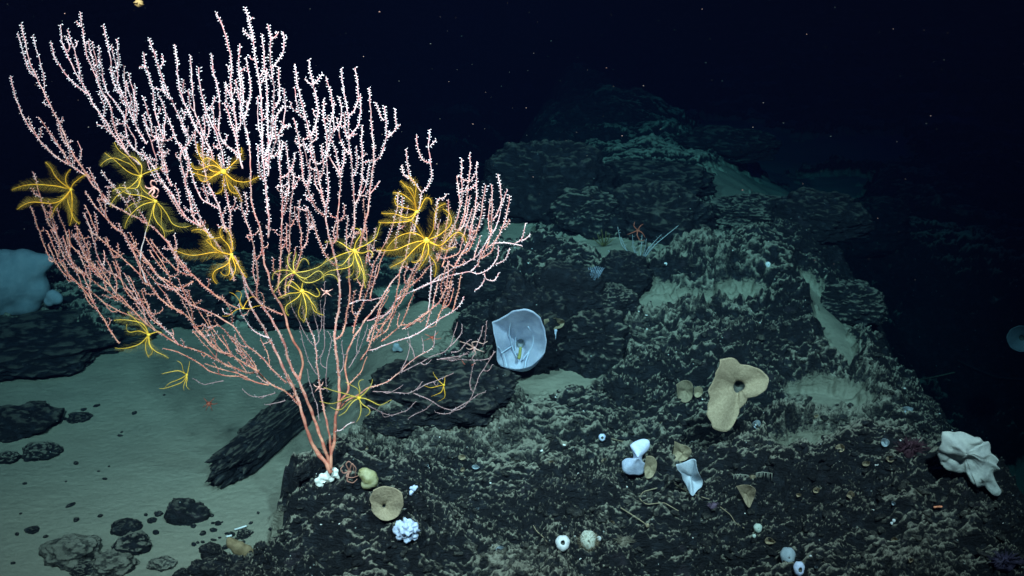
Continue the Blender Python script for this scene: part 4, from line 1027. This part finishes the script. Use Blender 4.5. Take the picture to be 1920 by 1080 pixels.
def tuft(name, c, r, mat, label, cat, n=60, up=.6, curl=.3, thick=.8, Y=None):
    g = ground(c[0], c[1]+r*.6); Yc = g.y if Y is None else Y; px = Yc/FPX/.93; o0 = np.array(PY(c[0], c[1]+r*.5, Yc)); mb = MB()
    for k in range(n):
        a = rf.uniform(0, 6.28); e = rf.uniform(-.1, 1.2); d = np.array([math.cos(a)*math.cos(e), math.sin(a)*math.cos(e)*.6-.2, math.sin(e)*up+.2]); L = r*px*rf.uniform(.5, 1.15)
        p = o0; mb.tube([p+d*L*t+rf.normal(size=3)*L*curl*.15*t for t in (0, .35, .7, 1)], [thick*px, thick*px*.8, thick*px*.6, thick*px*.3], 3)
    v0, f0 = ico(2); mb.add(v0*np.array([r*.55, r*.4, r*.45])*px*(1+.2*rf.normal(size=(len(v0), 1)).clip(-1, 1))+o0, f0)
    o = mesh_np(name, np.vstack(mb.v)-o0, [np.vstack(mb.f4), np.vstack(mb.f3)], mat, loc=o0)
    return tag(o, label, cat)
M_PUR = plain('dull_purple', (.10, .07, .11), (.15, .11, .16), 80); M_BRN = plain('grey_brown_fuzz', (.13, .12, .09), (.19, .17, .13), 80)
tuft('tuft_sponge', (1170,1005), 24, M_BRN, 'grey brown fuzzy tuft right of the hairy ball sponge', 'sponge', 130)
tuft('anemone', (1338,942), 16, M_PUR, 'grey purple tufted anemone below right of the pointed white sponge', 'anemone', 90)
tuft('anemone', (1705,825), 38, plain('maroon_flesh', (.045, .018, .026), (.065, .03, .04)), 'dark maroon anemone on the right slope left of the lobed sponge', 'anemone', 160, thick=1.6)
tuft('anemone', (1880,1035), 42, plain('dim_violet_flesh', (.04, .034, .065), (.06, .05, .09)), 'dim violet anemone in the bottom right corner', 'anemone', 160, thick=1.6)
tuft('tuft_sponge', (1410,890), 0.1+12, M_TAND, 'tan hydroid tuft above the triangular sponge', 'hydroid', 60)
tuft('tuft_sponge', (530+210, 790), 22, plain('olive_film', (.05, .06, .02), (.08, .09, .03)), 'olive green tuft on the small rock between stem and wide rock', 'hydroid', 120)
critter('brittle_star', (655,884), ground(655,902).y-.03, [[(648,870),(654,864),(662,872),(664,886)],[(660,868),(668,878),(666,892)],[(648,894),(660,896),(672,892)],[(650,902),(662,906),(670,898)],[(644,888),(638,880),(644,872)]], plain('brown_red_skin', (.28, .12, .09), (.40, .20, .15)), 'brown red brittle star tangled beside the sea fan foot', 'brittle star', 5, 1.8)
q_ = np.random.default_rng(77)
for k in range(30):
    u, v = q_.uniform(680, 1720), q_.uniform(760, 1065); g = ground(u, v)
    if fields(np.array([g.x]), np.array([g.y]))[1][0] > .3: continue
    s_ = q_.uniform(4, 9); al = q_.uniform(0, 6.28, 1)[0]
    ol = [(u+s_*(1+q_.uniform(-.35, .35))*math.cos(t+al)*1.3, v+s_*(1+q_.uniform(-.35, .35))*math.sin(t+al)) for t in np.linspace(0, 6.28, 9)[:-1]]
    cup('sponge_scrap', ol, (u, v), [M_TAN, M_TAND, M_GREY][k % 3], ['small tan sponge scrap on the dark ridge', 'small brown sponge scrap on the dark ridge', 'small blue grey sponge scrap on the dark ridge'][k % 3], depth=.012, hole_r=.08, wob=.5, Y=g.y-.012, group=['tan scraps', 'brown scraps', 'blue grey scraps'][k % 3]+' scattered over the ridge', seed=k)
# comb hydroids, stalks, tiny worm tubes
def stalk(name, pts, r, mat, label, cat, dY=-.01, head=0, Y=None):
    g = ground(*pts[0]) if Y is None else Vector((0, Y, 0)); q, L = resample(pts, 3); px = g.y/FPX/.93
    P3 = []
    for (u, v) in q:
        if Y is None:
            h = ground(u, v); P3.append(np.array(PY(u, v, h.y-.012)))
        else: P3.append(np.array(PY(u, v, Y)))
    o0 = P3[0]; mb = MB(); mb.tube(P3, r*px, 5)
    if head: v0, f0 = ico(2); mb.add(v0*np.array([head, head*.7, head*1.3])*px+P3[-1], f0)
    fs = [np.vstack(mb.f4), np.vstack(mb.f3)]
    return tag(mesh_np(name, np.vstack(mb.v)-o0, fs, mat, loc=o0), label, cat)
stalk('sea_whip', [(1164,952),(1180,962),(1200,975),(1214,985)], 1.2, M_TAN, 'thin tan stalk with a bud at its lower right end', 'sea whip', head=4)
stalk('sea_whip', [(1232,915),(1205,922),(1198,935),(1212,946),(1245,942),(1272,958)], 1.0, M_TAN, 'thin curly stalk looping under the hourglass sponge', 'sea whip')
stalk('sea_whip', [(1140,820),(1160,826),(1180,830)], .8, M_TAN, 'short thin stalk between the ring sponge and the hourglass sponge', 'sea whip')
stalk('sea_whip', [(1265,907),(1280,917),(1310,930),(1330,936)], .8, M_TAN, 'thin stalk crossing below the pointed white sponge', 'sea whip')
stalk('sea_whip', [(1350,950),(1370,965),(1378,980),(1395,990)], .8, M_TAN, 'thin stalk running right from the grey purple anemone', 'sea whip')
stalk('sea_whip', [(1000,985),(1006,996),(1018,1006),(1026,1016)], .9, M_TAN, 'thin stalk left of the round white sponge', 'sea whip')
stalk('shell_fragment', [(440,993),(450,990),(462,986)], 2.0, M_WSP, 'longer white shell sliver among the stones at lower left', 'shell')
stalk('shell_fragment', [(425,1006),(430,1005),(434,1004)], 2.4, M_WSP, 'short white shell chip left of the longer sliver', 'shell')
stalk('tube_worm', [(1040,640),(1041,630),(1042,620)], 2.0, M_BWH, 'little white tube hanging under the tan crust sponge', 'tube worm', head=3, Y=ground(1000, 692).y-.02)
stalk('cable', [(1796,676),(1830,692),(1870,708),(1925,712),(1990,700)], 3.4, plain('black_rubber', (.012, .013, .015), (.02, .02, .022)), 'dark curved rod lying in the right hand valley', 'rod')
stalk('sea_whip', [(1722,712),(1755,706),(1790,698)], 1.3, M_TAND, 'thin straight whip crossing the sand left of the dark rod', 'sea whip')
stalk('shrimp', [(1751,951),(1758,950),(1766,950)], 2.4, plain('orange_shrimp', (.70, .20, .10), (.85, .32, .18)), 'tiny orange shrimp on the lower right slope', 'shrimp')
def comb(c, label):
    g = ground(*c); px = g.y/FPX/.93; t0 = np.array(PY(c[0], c[1], g.y-.02)); mb = MB()
    P = [(c[0]-14+i*4.0+rf.uniform(-1.5, 1.5), c[1]-3+abs(i-3)*.6) for i in range(8)]; A = [np.array(PY(u, v, g.y-.02)) for u, v in P]; mb.tube(A, 1.0*px, 4)
    for i, a in enumerate(A): mb.tube([a, a+np.array([0, -.002, -8*px]), a+np.array([.001, -.002, -(10+7*rf.random())*px])], [.9*px, .8*px, .3*px], 4)
    return tag(mesh_np('hydroid', np.vstack(mb.v)-t0, [np.vstack(mb.f4), np.vstack(mb.f3)], plain('cream_comb', (.17, .18, .15), (.24, .24, .20)), loc=t0), label, 'hydroid')
comb((1390,892), 'pale comb-shaped hydroid above the tan triangular sponge'); comb((1432,888), 'second comb-shaped hydroid, right of the triangular sponge')
# ---------------------------------------------------------------- distant corals
M_BCOR = plain('blue_white_coral', (.36, .42, .45), (.46, .52, .55), 60, .6, 0)
def bush(c, tips, label, cat, mat, r=1.0, foot=None, name='bushy_coral'):
    g = ground(*c); px = g.y/FPX/.93; t = empty(name, g); tag(t, label, cat)
    for (tu, tv, bend) in tips:
        mu = (c[0]+tu)/2+bend; mv = (c[1]+tv)/2; q, L = resample([c, (mu, mv), (tu, tv)], 4); n = len(q); dy = rf.uniform(-.12, .0)
        P3 = np.array([PY(u, v, g.y+dy*i/n) for i, (u, v) in enumerate(q)]); mb = MB(); mb.tube(P3, np.linspace(r, r*.45, n)*px, 5)
        for k in range(2, n-1):
            if rf.random() < .7:
                d = np.array([rf.choice([-1, 1])*.8, rf.normal()*.3, .5]); mb.tube([P3[k], P3[k]+d*px*rf.uniform(2, 5)], [r*.4*px, r*.25*px], 3)
        mb.build('branch', mat, t)
    return t
bush((1200,494), [(1272,423,-8),(1240,440,-6),(1225,455,2),(1212,448,3),(1204,440,0),(1186,440,-6),(1165,446,-8),(1140,470,-4),(1170,470,-6),(1158,425,-14),(1190,462,-3),(1216,462,2)], 'white blue bushy coral standing on the far silt shelf', 'coral', M_BCOR, .8)
gb_ = ground(1200, 494).y
critter('brittle_star', (1196,432), gb_-.03, [[(1188,424),(1190,416)],[(1200,424),(1206,420)],[(1186,436),(1176,440)],[(1204,436),(1210,446)],[(1194,440),(1200,452),(1208,450)]], plain('dim_red_skin', (.30, .07, .04), (.40, .12, .08)), 'orange red brittle star perched on top of the white bushy coral', 'brittle star', 3.4, 1.3)
bush((1099,562), [(1107,533,2)]+[(1104+k*3.6, 499+abs(k-4)*.8, 0) for k in range(9)]+[(1106+k*3.3, 506, 1) for k in range(8)], 'small grey blue fan coral on a thin bent stalk', 'coral', plain('grey_blue_fan', (.22, .30, .40), (.30, .38, .48), 60), 1.0)
bush((1132,462), [(1120,438,-3),(1128,430,0),(1136,434,2),(1144,440,2),(1112,446,-3),(1150,448,2),(1126,444,0),(1138,446,0)], 'olive yellow bush coral left of the white bushy coral', 'coral', plain('olive_coral', (.13, .12, .05), (.18, .17, .07), 60), 1.3)
# ---------------------------------------------------------------- marine snow
r_ = np.random.default_rng(8); V = []; Fc = []; v0, f0 = ico(1)
for j in range(650):
    Y_ = r_.uniform(1.6, 6.5); u = r_.uniform(-250, 2170); v = r_.uniform(-150, 620)*(Y_/6.5)**.1
    p = PY(u, v, Y_)
    if p.z < .9: continue
    s_ = (.0004+.0009*r_.random()**3)*Y_/3; V.append(v0*s_*np.array([r_.uniform(1, 2.6), 1, .8])+np.array(p)); Fc.append(f0+len(V[:-1])*len(v0))
tag(mesh_np('marine_snow', np.vstack(V), np.vstack(Fc), plain('drifting_flake', (.14, .11, .09), (.22, .18, .15), bmp=0)), 'drifting flecks of marine snow in the open water', kind='stuff')
critter('jellyfish', (260,6), 2.6, [[(266,8),(270,9)],[(254,4),(250,5)]], plain('amber_jelly', (.45, .30, .10), (.55, .40, .16), trans=.3), 'small amber drifting animal at the top edge above the sea fan', 'plankton', 8, 2, 'leg')
# ---------------------------------------------------------------- the water between the lamps, the scene and the camera
bm = bmesh.new(); bmesh.ops.create_cube(bm, size=1); me = bpy.data.meshes.new('haze'); bm.to_mesh(me); bm.free()
hz = bpy.data.objects.new('haze', me); C.objects.link(hz); hz.scale = (100, 80, 10); hz.location = (0, 30, -1.6)
m = bpy.data.materials.new('sea_water'); m.use_nodes = True; nt = m.node_tree
for n in list(nt.nodes):
    if n.type == 'BSDF_PRINCIPLED': nt.nodes.remove(n)
pv = nt.nodes.new('ShaderNodeVolumePrincipled'); pv.inputs['Color'].default_value = (.0007, .0015, .0055, 1)
pv.inputs['Density'].default_value = .54; pv.inputs['Absorption Color'].default_value = (.17, .60, .66, 1)
nt.links.new(pv.outputs[0], nt.nodes['Material Output'].inputs['Volume'])
me.materials.append(m); tag(hz, 'dark blue sea water', kind='stuff')
